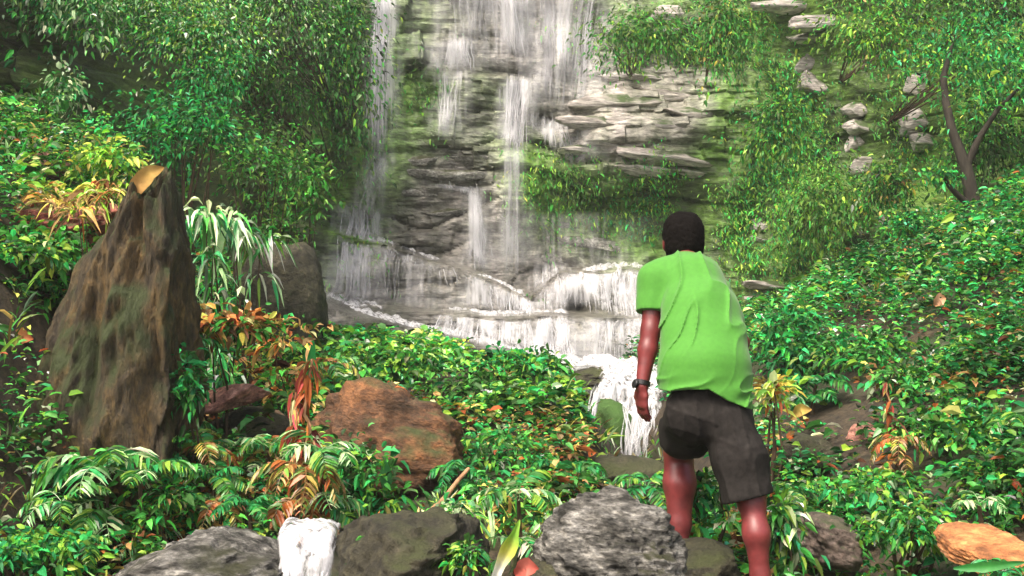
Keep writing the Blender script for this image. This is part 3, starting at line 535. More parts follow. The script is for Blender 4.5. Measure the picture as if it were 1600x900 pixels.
def fern(label, px, py, d, size, seed, kinds='g', n=8, name='fern', cat='fern', on='ground', spread=1.0, group=None):
    r = np.random.default_rng(seed); c = P(px, py, d)
    root = tag(empty(name, c, r.uniform(0, 6)), label, cat, group)
    h = 0.0
    if on == 'ground': h = c[2] - float(H(c[0], c[1]))
    if h > 0.03:
        v, f = tube(np.array([[0.03, 0.02, -h - 0.02], [0.015, -0.01, -h * 0.5], [0, 0, 0.0]]), [0.016, 0.012, 0.009], 5); link('stem', mesh_np('stem', v, f, M_TWIG), root)
    for k in range(n):
        ms = FRONDS[kinds[k % len(kinds)]]
        o = link('frond', ms[k % len(ms)], root); o.rotation_euler = (r.normal() * 0.15, r.uniform(-0.35, 0.45) * spread, k / n * 6.283 + r.normal() * 0.25)
        o.scale = [size / 0.5 * r.uniform(0.75, 1.15)] * 3
    if h > 0.14:
        for k in range(n):
            ms = FRONDS[kinds[k % len(kinds)]]; o = link('frond', ms[(k + 1) % len(ms)], root, (0.01, 0, -h * r.uniform(0.3, 0.8)))
            o.rotation_euler = (r.normal() * 0.2, r.uniform(-0.2, 0.6), k / n * 6.283 + 0.4 + r.normal() * 0.3); o.scale = [size / 0.5 * r.uniform(0.6, 1.0)] * 3
    return root

# undergrowth: nobody could count it
def scatter(name, label, xr, yr, n, seed, mix, leaf, mask=None, height=0.16, mat=None, sprig=6, aspect=0.48, mix2=MIX_DRY, dry=0.5, rise=(-0.2, 0.7)):
    r = np.random.default_rng(seed); x = r.uniform(*xr, n); y = r.uniform(*yr, n); z = H(x, y)
    d = fbm(x * 1.4, y * 1.4, 0.2, seed, 3); keep = (r.random(n) < 0.42 + 1.9 * d)
    if mask is not None: keep &= mask(x, y, z)
    x, y, z, d = x[keep], y[keep], z[keep], d[keep]; m = len(x)
    hh = height * r.random(m) * np.clip(1 + 2.6 * d, 0.15, 2.4)
    q = np.repeat(np.stack([x, y, z + hh], -1), sprig, axis=0); k = len(q)
    a = r.uniform(0, 6.283, k); dr = np.stack([np.cos(a), np.sin(a), r.uniform(*rise, k)], -1)
    pos = q + dr * 0.02 + r.normal(size=(k, 3)) * 0.02
    ln = leaf * np.exp(r.normal(0, 0.32, k)) * np.repeat(np.exp(0.38 * r.normal(size=m)), sprig); ln = np.minimum(ln, leaf * 1.7)
    dz = np.repeat(fbm(x * 0.9 + 3, y * 0.9, 2.2, seed + 8, 3) + 0.12 * r.normal(size=m), sprig)[:, None]
    col = np.where(dz > dry, leafcol(k, seed + 5, mix2), leafcol(k, seed + 1, mix)) * np.repeat(np.exp(0.35 * r.normal(size=m) + 1.3 * fbm(x * 1.3, y * 1.3, 4, seed + 2, 3)), sprig)[:, None]
    v, f, c = leaves(pos, dr, ln, ln * aspect, np.clip(col, 0, 0.85), seed + 3)
    return tag(link(name, mesh_np(name, v, f, mat or M_LEAF, c)), label, kind='stuff')
pxof = lambda x, y: x / y * FPX + 800
gully = lambda x, y, z: ~((x > 0.45 + 0.03 * (9 - y)) & (x < 1.5) & (y > 5.8) & (y < 11))
clear = lambda x, y, z: gully(x, y, z) & ~((np.abs(x + 0.70 - (y - 6.4) * -0.11) < 0.42) & (y > 5.0) & (y < 6.7)) & ~((y < 4.9) & (x > -1.6) & (x < 0.75))
scatter('undergrowth', 'low leafy undergrowth covering the right bank', (1.15, 7.5), (3.6, 13.5), 40000, 401, MIX_WILD + [(EMER, 3), (LIME, .6), (PALE, 0.5), (YEL, .15)], 0.045, lambda x, y, z: (pxof(x, y) < 1900) & (x > 1.35 - 0.2 * sstep((6 - y) / 1.5)), 0.22)
scatter('undergrowth', 'low leafy undergrowth covering the left bank', (-6, -1.0), (4.4, 11.5), 18000, 402, MIX_WILD + [(LIME, 1), (PALE, 0.4)], 0.045, lambda x, y, z: (pxof(x, y) < 500) & (pxof(x, y) > -200), 0.18)
scatter('undergrowth', 'bright leaves matting the mound in front of the foam', (-2.2, 0.62), (7.4, 10.2), 7000, 403, [(GREEN, 4), (LIME, 4), (EMER, 2), (PALE, 0.9), (DEEP, 1)], 0.066, gully, 0.14, dry=0.6)
scatter('undergrowth', 'mixed green and brown leaves among the mid ground rocks', (-2.0, 1.5), (4.5, 8.0), 6500, 404, MIX_WILD + [(TAN, 1.0), (RUST, 0.7)], 0.055, clear, 0.12, dry=0.12)
scatter('leaf_litter', 'fallen brown leaves lying on the ground', (-4.5, 4.5), (3.2, 10), 9000, 405, MIX_DRY, 0.06, lambda x, y, z: fbm(x * 1.1, y * 1.1, 8, 66, 3) > 0.02, 0.02, M_DRY, 1)

scatter('grass_blades', 'thin pale blades of grass among the leaves', (-4.5, 5.5), (4.0, 10.5), 5200, 406, [(LIME, 3), (PALE, 2), (GREEN, 3), (TAN, 1), (YEL, 1)], 0.14, lambda x, y, z: fbm(x * 0.8, y * 0.8, 5, 61, 3) > 0.0, 0.05, M_LEAFG, 5, 0.10, rise=(0.5, 2.2))
scatter('broad_weeds', 'scattered broad leaved weeds among the rocks and banks', (-4.5, 5.5), (5.6, 10.5), 3600, 407, MIX_BRIGHT, 0.075, lambda x, y, z: fbm(x * 0.9, y * 0.9, 7, 62, 3) > 0.05, 0.2, M_LEAFG, 5, 0.5)
# creepers and moss tufts hanging on the face
def cliff_green(name, label, n, seed, mix, leaf, dens, aspect=0.35, hang=1.0, out=0.10):
    r = np.random.default_rng(seed); px = r.uniform(-150, 1750, n); py = r.uniform(-60, 640, n); w = dens(px, py)
    # sample the face in (x, z) rather than from the lens
    x = r.uniform(-7, 7.5, n); z = r.uniform(0.6, 6.6, n); y = cliff_y(x, z); px, py = x / y * FPX + 800, 450 - (z - CAMZ) / y * FPX
    keep = r.random(n) < dens(px, py) * (0.55 + 1.0 * fbm(x * 1.5, 0, z * 1.5, seed, 3)); x, y, z = x[keep], y[keep], z[keep]; m = len(x); S = 7
    q = np.repeat(np.stack([x, y - out * r.random(m), z], -1), S, axis=0); k = len(q)
    dr = np.stack([r.normal(0, 0.55, k), -0.45 - 0.4 * r.random(k), 0.35 * r.normal(size=k) - 0.6 * hang], -1)
    pos = q + r.normal(size=(k, 3)) * np.array([0.05, 0.03, 0.06])
    ln = leaf * np.exp(r.normal(0, 0.3, k)); br = 1.25 * np.exp(0.9 * fbm(x * 1.2, 1, z * 1.2, seed + 7, 3) + 0.25 * r.normal(size=m))
    col = leafcol(k, seed + 1, mix, 0.35) * np.repeat(br, S)[:, None]
    v, f, c = leaves(pos, dr, ln, ln * aspect, np.clip(col, 0, 0.85), seed + 2)
    return tag(link(name, mesh_np(name, v, f, M_LEAF, c)), label, kind='stuff')
def gb(px, py, cx, cy, rx, ry): return np.exp(-(((px - cx) / rx) ** 2 + ((py - cy) / ry) ** 2))
def dens_right(px, py):
    w = 0.85 * sstep((px - 1120) / 80)
    for a in ((1040, 70, 70, 40, .9), (1120, 80, 40, 70, .7), (1060, 320, 90, 45, .9), (1140, 330, 60, 90, .7), (1020, 245, 30, 20, .3), (960, 330, 40, 40, .4)): w = w + a[4] * gb(px, py, *a[:4])
    for a in ((1265, 25, 90, 50), (1268, 115, 34, 45), (1342, 200, 34, 60), (1440, 165, 36, 75), (1190, 360, 26, 40), (1165, 150, 18, 70), (1210, 456, 60, 22), (1030, 180, 110, 60)): w = w * (1 - 0.95 * gb(px, py, *a))
    return np.clip(w, 0, 1)
def dens_left(px, py):
    w = 0.5 * sstep((520 - px) / 60) + 0.95 * gb(px, py, 545, 120, 35, 150)
    w = w * (1 - 1.0 * gb(px, py, 150, 120, 170, 75)) * (1 - 0.7 * gb(px, py, 480, 60, 30, 110)); return np.clip(w, 0, 1)
def dens_mid(px, py):
    w = 0 * px
    for a in ((655, 150, 42, 50, .55), (870, 275, 60, 55, .9), (905, 310, 60, 40, .6), (560, 330, 40, 120, .45), (900, 60, 30, 60, .25), (830, 350, 30, 60, .3)): w = w + a[4] * gb(px, py, *a[:4])
    return np.clip(w, 0, 1)
cliff_green('hanging_creeper', 'green creepers and tufts hanging down the rock right of the falls', 50000, 501, [(GREEN, 5), (MOSSY, 5), (EMER, 2), (LIME, 2)], 0.055, dens_right)
cliff_green('hanging_creeper', 'dark green creepers on the shaded rock left of the falls', 22000, 502, [(DEEP, 3), (GREEN, 3), (MOSSY, 4), (EMER, 1)], 0.075, dens_left)
cliff_green('moss_tuft', 'mossy green tufts between the strands of the falls', 26000, 503, [(MOSSY, 4), (GREEN, 4), (LIME, 1)], 0.06, dens_mid, 0.3, 1.2, 0.05)

# shrubs one can tell apart
SH = [
 # top left overhang
 ('glossy pale leaved shrub at the top left corner', 75, 25, 9.6, .42, .34, MIX_PALE + [(GREEN, 4)], 750, .08, 'cliff'),
 ('glossy small leaved shrub hanging over the dark hollow', 225, 28, 9.8, .55, .28, MIX_BRIGHT + [(PALE, 1)], 2100, .058, 'cliff'),
 ('glossy shrub spilling downward right of the dark hollow', 310, 78, 9.6, .36, .25, MIX_BRIGHT + [(PALE, 1)], 1700, .058, 'cliff'),
 ('small leaved shrub at the top edge left of the falls', 405, 30, 10.5, .55, .38, MIX_GREEN + [(PALE, 1)], 1900, .055, 'cliff'),
 ('round emerald shrub below the small leaved top shrub', 338, 132, 9.3, .2, .2, MIX_EMER, 450, .06, 'cliff'),
 ('sparse dark shrub on the shaded wall left of the falls', 420, 165, 11, .45, .5, MIX_DARK, 800, .07, 'cliff'),
 ('upright shrub growing along the tall thin strand', 535, 110, 14.2, .42, 1.15, MIX_GREEN, 1500, .085, 'cliff'),
 ('pale tipped weed in the dark hollow', 105, 150, 8.8, .16, .16, MIX_PALE, 220, .07, 'cliff'),
 ('dome of bright feathery green above the pointed rock', 275, 215, 8.0, .42, .27, MIX_EMER, 1900, .045, 'ground'),
 ('dim green shrub at the left edge under the hollow', 50, 195, 8.6, .36, .24, MIX_DARK + [(GREEN, 3)], 800, .06, 'ground'),
 ('bright clump on the bank rim left of the orange leaf', 160, 265, 7.0, .22, .16, [(LIME, 5), (YEL, 1), (GREEN, 2)], 700, .05, 'ground'),
 ('yellow green tuft at the left end of the bank rim', 55, 312, 6.7, .22, .09, [(YEL, 3), (LIME, 4), (TAN, 1)], 500, .05, 'ground'),
 ('mossy green shrub behind the drooping pale plant', 400, 270, 9.4, .4, .42, [(MOSSY, 4), (GREEN, 3), (DEEP, 2)], 1300, .05, 'ground'),
 ('pale green shrub between the curved boulder and the falls', 470, 320, 10.5, .3, .5, [(MOSSY, 4), (GREEN, 4)], 900, .06, 'ground'),
 ('leafy green clump on the left bank slope', 60, 400, 6.2, .34, .2, MIX_GREEN, 1100, .055, 'ground'),
 ('dense leafy clump low on the left bank slope', 50, 490, 6.0, .34, .26, MIX_GREEN, 1300, .055, 'ground'),
 ('leafy clump at the left edge with a rusty leaf', 20, 575, 5.8, .26, .16, MIX_BRIGHT + [(RUST, .5)], 700, .055, 'ground'),
 # mound
 ('bright leafy shrub at the left end of the mound', 545, 580, 8.6, .3, .17, MIX_BRIGHT, 1000, .075, 'ground'),
 ('brightest leafy shrub on the crest of the mound', 645, 572, 8.8, .36, .15, [(LIME, 4), (GREEN, 5), (EMER, 2), (PALE, .6)], 1200, .075, 'ground'),
 ('emerald shrub on the right of the mound crest', 800, 592, 8.8, .34, .19, MIX_EMER + [(LIME, 2)], 1200, .07, 'ground'),
 ('shaded shrub at the right end of the mound by the gully', 835, 625, 8.7, .24, .26, MIX_GREEN, 1000, .065, 'ground'),
 ('dull green shrub on the front of the mound', 745, 640, 8.2, .4, .22, [(GREEN, 3), (DEEP, 4), (MOSSY, 2)], 1100, .07, 'ground'),
 ('low green shrub right of the orange boulder', 770, 712, 6.6, .3, .12, MIX_WILD, 900, .05, 'ground'),
 # right side
 ('dark green shrub on a ledge right of the misty sheet', 1000, 75, 14.4, .5, .36, [(GREEN, 5), (MOSSY, 3), (LIME, 1)], 1100, .08, 'cliff'),
 ('hanging shrub between the pale slabs and the top right rocks', 1135, 70, 14.0, .3, .6, [(MOSSY, 2), (GREEN, 4), (YEL, .5)], 900, .08, 'cliff'),
 ('emerald shrub on the face above the man\'s head', 1215, 215, 13.5, .3, .45, [(GREEN, 4), (MOSSY, 4), (EMER, 2), (LIME, 2)], 1200, .08, 'cliff'),
 ('small leaved shrub at the top right of the face', 1390, 60, 12.6, .55, .4, [(MOSSY, 3), (GREEN, 4), (LIME, 3), (TAN, .4)], 1300, .075, 'cliff'),
 ('bright arching shrub at the top right edge', 1540, 110, 10.8, .48, .3, MIX_EMER + [(LIME, 2)], 1400, .06, 'cliff'),
 ('dark shrub in the top right corner', 1560, 30, 11.3, .5, .3, MIX_DARK, 900, .07, 'cliff'),
 ('yellowish shrub between the two columns of pale slabs', 1390, 300, 12.4, .25, .25, MIX_GREEN + [(YEL, .7), (TAN, .4)], 1000, .07, 'cliff'),
 ('round bright shrub at the foot of the dark forked tree', 1435, 352, 10.6, .32, .17, MIX_EMER + [(LIME, 2)], 1000, .055, 'ground'),
 ('dark green shrub behind the dark forked tree', 1555, 240, 11.5, .5, .5, MIX_DARK, 1100, .08, 'cliff'),
 ('green shrub on the face above the ochre rock', 1290, 330, 13, .5, .5, [(GREEN, 4), (MOSSY, 5), (LIME, 2)], 1200, .08, 'cliff'),
 ('bright leafy shrub at the right edge of the bank top', 1565, 400, 8.4, .42, .24, MIX_BRIGHT, 1400, .06, 'ground'),
 ('leafy shrub on the bank top below the round bright shrub', 1450, 440, 8.8, .42, .22, MIX_GREEN + [(EMER, 3)], 1300, .06, 'ground'),
 ('green shrub on the bank just right of the man\'s back', 1245, 535, 8.0, .32, .2, MIX_EMER, 1200, .055, 'ground'),
 ('leafy green shrub in the middle of the right bank', 1370, 560, 7.6, .4, .2, MIX_GREEN + [(EMER, 2)], 1300, .055, 'ground'),
 ('leafy shrub at the right edge halfway up the bank', 1560, 545, 6.8, .32, .24, MIX_WILD, 1100, .055, 'ground'),
 ('shrub with a pale grassy tuft on the right bank', 1440, 600, 6.7, .24, .16, MIX_WILD + [(TAN, 1.2), (PALE, 1)], 800, .055, 'ground'),
 ('leafy clump on the bank right of the pinkish stone', 1490, 680, 5.9, .3, .17, MIX_WILD, 1100, .05, 'ground'),
 ('low bright clump in front of the pinkish stone', 1335, 765, 5.3, .26, .11, MIX_BRIGHT, 900, .045, 'ground'),
 ('dense low clump left of the orange slab', 1420, 835, 4.5, .2, .12, MIX_BRIGHT, 900, .04, 'ground'),
 ('leafy clump behind the orange slab at the right edge', 1570, 765, 5.0, .22, .14, MIX_WILD, 800, .045, 'ground'),
]
for i, (lb, px, py, d, rx, rz, mx, n, lf, on) in enumerate(SH):
    bush(lb, px, py, d, rx, rz, 600 + i, mx, n, lf, 0.5, on=on, mat=M_LEAFG if i in (0, 1, 2, 3, 17, 18) else None, group='shrubs around the falls', down=0.5 if on == 'cliff' else 0.1)
bush('drooping plant with long pale leaves right of the pointed rock', 325, 350, 6.6, .17, .14, 701, MIX_PALE, 130, .13, .2, name='drooping_plant', cat='plant', droop=0.8, mat=M_LEAFG, down=0.4)
bush('drooping pale leaved plant left of the dark rounded boulder', 385, 375, 7.2, .2, .13, 702, MIX_PALE + [(MOSSY, 3)], 130, .13, .2, name='drooping_plant', cat='plant', droop=0.8, mat=M_LEAFG, down=0.4)
bush('drooping plant with white tipped leaves above the rusty leaves', 352, 455, 6.6, .14, .17, 703, MIX_PALE + [(EMER, 3)], 150, .11, .22, name='drooping_plant', cat='plant', droop=0.7, mat=M_LEAFG, down=0.3)
bush('clump of rusty orange leaves right of the pointed rock', 345, 520, 6.2, .2, .13, 704, MIX_DRY + [(GREEN, 2)], 330, .085, .4, name='dry_plant', cat='plant', mat=M_DRY)
bush('brown dry leaves at the foot of the dark rounded boulder', 430, 530, 7.2, .3, .12, 705, MIX_DRY + [(GREEN, 2), (YEL, 1)], 420, .08, .4, name='dry_plant', cat='plant', mat=M_DRY)
bush('tawny grass tuft on the bank rim against the pointed rock', 172, 312, 5.75, .16, .07, 713, [(YEL, 3), (LIME, 3), (TAN, 4), (RUST, 1)], 260, .1, .16, name='grass_tuft', cat='grass tuft', droop=0.6, mat=M_DRY)
bush('orange grass tuft at the left end of the red earth', 70, 325, 6.2, .2, .07, 714, [(YEL, 3), (TAN, 4), (RUST, 2), (LIME, 1)], 260, .1, .16, name='grass_tuft', cat='grass tuft', droop=0.6, mat=M_DRY)
bush('leafy tuft growing on the dark boulder', 600, 838, 3.95, .1, .05, 715, MIX_BRIGHT + [(MOSSY, 3)], 230, .035, .45, name='leafy_plant', cat='plant')
bush('leafy tuft between the dark boulder and the upright leaf', 728, 878, 3.75, .06, .06, 716, MIX_BRIGHT, 200, .035, .45, name='leafy_plant', cat='plant')
bush('leafy weed at the foot of the pointed rock', 255, 790, 4.9, .16, .12, 717, MIX_WILD, 420, .05, .45, name='leafy_plant', cat='plant')
bush('leafy weed rooted at the right foot of the pointed rock', 285, 610, 5.35, .08, .16, 718, MIX_EMER, 240, .06, .35, name='leafy_plant', cat='plant')
bush('rusty dry leaves on the crest of the orange boulder', 590, 618, 6.3, .16, .05, 706, [(RUST, 4), (TAN, 3)], 140, .07, .4, name='dry_plant', cat='plant', mat=M_DRY)
bush('yellow flecked plant just right of the man\'s shirt hem', 1205, 622, 5.8, .11, .09, 707, [(YEL, 4), (PALE, 3), (LIME, 3), (RUST, 1)], 150, .07, .35, name='flecked_plant', cat='plant')
bush('leafy plant between the man\'s two legs', 1110, 790, 4.9, .1, .15, 708, MIX_BRIGHT + [(PALE, 1)], 330, .06, .4, name='leafy_plant', cat='plant', mat=M_LEAFG)
bush('leafy plant right of the man\'s trailing calf', 1228, 830, 4.4, .075, .15, 709, MIX_BRIGHT + [(PALE, 2)], 280, .06, .4, name='leafy_plant', cat='plant', mat=M_LEAFG, down=0.5)
bush('bright leafy plant at the lower left corner', 60, 870, 4.4, .24, .09, 710, [(EMER, 4), (LIME, 3), (GREEN, 3)], 800, .045, .5, name='leafy_plant', cat='plant')
bush('leafy plant at the foot of the orange boulder', 555, 740, 5.7, .22, .18, 711, MIX_GREEN + [(EMER, 2)], 700, .06, .45, name='leafy_plant', cat='plant')
bush('pale leafed sprig at the foot of the leaning stick', 705, 800, 4.6, .09, .05, 712, MIX_PALE, 110, .05, .4, name='leafy_plant', cat='plant')

FE = [
 ('large bright fern at the foot of the pointed rock', 165, 735, 4.9, .36, 'gp', 11), ('drooping pale fern right of the large bright fern', 218, 750, 4.85, .26, 'pg', 8), ('fern frond cluster leaning down left of the large fern', 95, 785, 4.7, .24, 'gp', 7),
 ('small dim fern above the flat grey ledge', 128, 850, 4.5, .16, 'g', 6), ('green fern left of the rusty stalks', 335, 745, 5.2, .24, 'ge', 8), ('emerald fern above the flat grey ledge', 388, 790, 4.9, .2, 'e', 7),
 ('fern with rusty fronds under the long pinkish rock', 318, 705, 5.4, .26, 'gd', 9), ('pale fern draped over the rusty stalks', 505, 705, 5.2, .28, 'pg', 8), ('bright fern left of the orange boulder', 420, 700, 5.6, .26, 'gp', 9),
 ('dry fern with hanging brown fronds above the small cascade', 470, 735, 5.1, .3, 'd', 8), ('dry rusty fern among the green ferns on the left', 345, 790, 5.0, .18, 'd', 6), ('thin blue green fern beside the pointed rock', 292, 540, 5.9, .2, 'e', 8),
 ('yellowish fern above the orange boulder', 520, 570, 7.6, .24, 'gd', 8), ('pale fern left of the grey boulder', 810, 772, 4.8, .24, 'pg', 8), ('green fern over the gully rock', 880, 735, 6.2, .3, 'ge', 8),
 ('fern spreading left of the gully rock', 720, 735, 5.9, .2, 'e', 7), ('dry brown fern stems on the right bank', 1405, 690, 5.6, .18, 'd', 6), ('tall green fern at the right edge of the bank', 1585, 660, 5.6, .26, 'g', 8),
 ('pale bladed fern above the orange slab', 1530, 790, 4.5, .14, 'p', 7), ('small bright fern under the orange slab', 1560, 895, 3.6, .14, 'e', 8), ('fern between the dull rock and the man\'s calf', 1240, 770, 4.9, .16, 'g', 7),
 ('fern by the pale grassy tuft on the right bank', 1500, 620, 6.3, .24, 'gp', 8), ('fern at the top of the right bank below the forked tree', 1520, 385, 9.0, .36, 'e', 9), ('emerald fern on the bank behind the man\'s waist', 1275, 600, 6.9, .26, 'e', 9),
 ('fern on the rim of the left bank above the red earth', 95, 300, 6.9, .22, 'gd', 8), ('green fern on the left bank slope by the pointed rock', 110, 420, 5.9, .22, 'g', 8), ('fern below the red earth at the left edge', 25, 445, 5.8, .26, 'ge', 8),
 ('fern on the wet rock at the head of the gully', 560, 545, 9.6, .2, 'g', 7), ('fern on the near side of the gully by the man\'s knee', 1010, 760, 5.6, .22, 'ge', 8),
]
for i, (lb, px, py, d, s, k, n) in enumerate(FE): fern(lb, px, py, d, s, 800 + i, k, n, group='ferns among the rocks')

# rusty dead stalks in front of the orange boulder
def stalk(label, pts, d, rad, seed):
    r = np.random.default_rng(seed); p = np.array([P(*q, d) for q in pts]); root = tag(empty('dead_stalk', p[0]), label, 'stalk', 'rusty dead stalks'); q = p - p[0]
    t = np.linspace(0, 1, 20); s = np.stack([np.interp(t, np.linspace(0, 1, len(q)), q[:, c]) for c in range(3)], -1) + 0.006 * r.normal(size=(20, 3))
    v, f = tube(s, np.linspace(rad, rad * 0.5, 20), 6); link('stem', mesh_np('stem', v, f, M_DEADWOOD, smooth=True), root)
    n = 46; k = r.integers(3, 20, n); pos = s[k] + 0.01 * r.normal(size=(n, 3)); dr = np.stack([0.6 * r.normal(size=n), 0.5 * r.normal(size=n), -0.9 - 0.3 * r.random(n)], -1)
    ln = 0.09 * np.exp(0.3 * r.normal(size=n)); v, f, c = leaves(pos, dr, ln, ln * 0.3, leafcol(n, seed, [(RUST, 4), (TAN, 2), (np.array([0.3, 0.06, 0.05]), 3)]), seed)
    link('dead_leaves', mesh_np('dead_leaves', v, f, M_DRY, c), root)
stalk('tallest rusty dead stalk left of the orange boulder', [(482, 815), (486, 720), (476, 640), (488, 560)], 5.25, 0.014, 1)
stalk('rusty dead stalk leaning beside the tallest stalk', [(462, 800), (466, 700), (462, 610)], 5.3, 0.010, 2)
stalk('short reddish stalk drooping above the small cascade', [(500, 815), (492, 760), (494, 690)], 5.2, 0.012, 3)
stalk('thin brown stalk standing on the right bank', [(1402, 770), (1395, 690), (1384, 600)], 5.9, 0.008, 4)

# leaning stick, upright folded leaf, fallen leaves that show singly
p0, p1 = P(678, 797, 4.7), P(731, 733, 5.0)
v, f = tube(np.array([p0 + (p1 - p0) * t + 0.006 * np.array([math.sin(t * 7), 0, math.cos(t * 5)]) for t in np.linspace(-0.05, 1, 12)]), np.linspace(0.014, 0.009, 12), 7)
tag(link('stick', mesh_np('stick', v, f, M_DEADWOOD, smooth=True)), 'broken pale brown stick leaning up from the dark boulder', 'stick')
def big_leaf(name, label, pts, width, cols, d, mat=M_LEAFG, curl=0.4, cat='leaf'):
    """a single broad leaf along pts (base to tip): curled blade with a midrib"""
    p = np.array([P(q[0], q[1], d + (q[2] if len(q) > 2 else 0)) for q in pts]); nu, nv = 24, 9; t = np.linspace(0, 1, nu)
    s = np.stack([np.interp(t, np.linspace(0, 1, len(p)), p[:, c]) for c in range(3)], -1); tn = nrm(np.gradient(s, axis=0)); sd = nrm(np.cross(tn, np.array([0.1, -1, 0.15]))); nn = np.cross(sd, tn)
    w = width * np.sin(np.clip(t * 0.93 + 0.05, 0, 1) * math.pi) ** 0.9 * (1 + 0.22 * vnoise(t * 9, width * 77, 0, 5)); a = np.linspace(-1, 1, nv)
    top = s[:, None] + sd[:, None] * (w[:, None] * a[None])[..., None] * 0.5 + nn[:, None] * (curl * w[:, None] * (np.abs(a)[None] ** 1.5 + 0.06 * np.sin(t[:, None] * 40)))[..., None] * 0.5
    n2 = nn[:, None] * 0.002; V = np.concatenate([(top + n2).reshape(-1, 3), (top - n2).reshape(-1, 3)]); g_ = grid_faces(nu, nv)
    tt = np.tile(np.repeat(t, nv), 2); c = np.stack([np.interp(tt, np.linspace(0, 1, len(cols)), [q[k] for q in cols]) for k in range(3)], -1)
    root = tag(empty(name, s[0]), label, cat)
    link('blade', mesh_np('blade', V - s[0], np.concatenate([g_, g_[:, ::-1] + nu * nv]), mat, c, smooth=True), root)
    v, f = tube(s - s[0] - nn * 0.001, np.linspace(0.004, 0.001, nu) * min(1, width / 0.06), 5); link('midrib', mesh_np('midrib', v, f, mat, np.tile(np.array(cols[0]) * 0.8, (len(v), 1))), root)
big_leaf('upright_leaf', 'upright yellow green folded leaf with a white foot near the bottom edge', [(770, 912), (782, 880), (800, 845), (812, 812)], 0.05, [(.8, .8, .78), (.75, .76, .66), (.62, .62, .12), (.25, .5, .06), (.3, .55, .08)], 3.7, curl=0.9)
big_leaf('orange_leaf', 'large ochre orange dead leaf on the tip of the pointed rock', [(204, 312), (215, 292, -.03), (235, 270, -.04), (256, 262, 0)], 0.085, [(.34, .15, .07), (.46, .27, .09), (.42, .28, .08), (.26, .15, .04)], 5.42, M_DRY, 0.35)
big_leaf('red_leaf', 'red dead leaf beside the foot of the upright leaf', [(805, 898), (822, 886, -.02), (842, 890, -.03)], 0.06, [(.42, .08, .06), (.55, .16, .12), (.36, .07, .05)], 3.66, M_DRY, 0.4)
big_leaf('pink_leaf', 'small pink leaf at the left end of the long pinkish rock', [(302, 645), (308, 656, -.02), (314, 668, -.02)], 0.055, [(.6, .25, .22), (.7, .36, .32), (.5, .2, .16)], 6.0, M_DRY, 0.3)
big_leaf('rust_leaf', 'rust coloured leaf curled on the bank at the left edge', [(15, 535), (32, 526, -.02), (52, 530, -.02)], 0.08, [(.4, .14, .05), (.55, .25, .1), (.4, .12, .05)], 5.5, M_DRY, 0.4)
big_leaf('yellow_leaf', 'ochre yellow leaf on the bank beyond the man\'s shirt', [(1235, 655), (1250, 640, -.02), (1268, 640, -.02)], 0.06, [(.5, .3, .1), (.62, .46, .12), (.5, .3, .08)], 6.0, M_DRY, 0.4)
big_leaf('peach_leaf', 'single peach coloured leaf high on the right bank', [(1460, 478), (1468, 468, -.02), (1478, 466, -.02)], 0.08, [(.5, .25, .12), (.66, .4, .25), (.5, .25, .12)], 7.6, M_DRY, 0.4)
big_leaf('blade_leaf', 'broad pale green blade standing before the orange boulder', [(605, 775), (604, 745, -.02), (600, 715, -.03)], 0.06, [(.05, .3, .08), (.12, .42, .16), (.06, .3, .08)], 5.6, M_LEAFG, 0.5)
big_leaf('tall_blade_leaf', 'tall emerald blade rising at the left end of the mound', [(483, 610), (484, 570, -.02), (486, 518, -.04)], 0.09, [(.02, .26, .06), (.04, .36, .09), (.02, .26, .06)], 7.4, M_LEAFG, 0.5)
big_leaf('corner_blade_leaf', 'broad emerald leaf lying under the orange slab in the corner', [(1490, 888), (1540, 886, -.05), (1605, 878, -.06)], 0.03, [(.03, .22, .05), (.06, .3, .06), (.03, .2, .04)], 3.6, M_LEAFG, 0.3)

# dark forked tree on the right bank
tr = tag(empty('forked_tree', P(1518, 345, 10.3)), 'dark bare stemmed forked tree leaning on the right bank', 'tree'); o3 = P(1518, 345, 10.3)
q = [P(*a) - o3 for a in ((1520, 352, 10.3), (1519, 310, 10.3), (1510, 262, 10.3), (1488, 205, 10.35), (1478, 160, 10.4), (1474, 120, 10.5), (1490, 60, 10.6))]
q2 = [P(*a) - o3 for a in ((1518, 322, 10.3), (1500, 308, 10.25), (1484, 292, 10.2), (1470, 268, 10.2))]
q3 = [P(*a) - o3 for a in ((1510, 262, 10.3), (1530, 215, 10.25), (1560, 170, 10.2), (1600, 130, 10.1))]
v, f = tube(np.array(q), [0.085, 0.07, 0.055, 0.042, 0.036, 0.03, 0.015], 8); tk_ = link('trunk', mesh_np('trunk', v, f, M_BARK, smooth=True), tr)
for w_, rd in ((q2, [.035, .03, .024, .012]), (q3, [.04, .03, .022, .012])): v, f = tube(np.array(w_), rd, 7); link('limb', mesh_np('limb', v, f, M_BARK, smooth=True), tk_)
r = np.random.default_rng(77); n = 1700; ce = np.array([P(*a) - o3 for a in ((1490, 60, 10.6), (1440, 90, 10.5), (1600, 130, 10.1), (1540, 150, 10.2), (1580, 90, 10.3), (1530, 40, 10.6), (1470, 275, 10.2), (1610, 60, 10.2))]); ci = r.integers(0, 8, n)
pos = ce[ci] + r.normal(size=(n, 3)) * np.array([.2, .18, .12]) * np.where(ci == 6, 0.4, 1)[:, None]; dr = r.normal(size=(n, 3)) + [0, -.3, -.3]; ln = 0.05 * np.exp(.25 * r.normal(size=n))
v, f, c = leaves(pos, dr, ln, ln * .45, leafcol(n, 78, MIX_EMER + [(LIME, 1)]), 79); link('crown', mesh_np('crown', v, f, M_LEAF, c), tr)

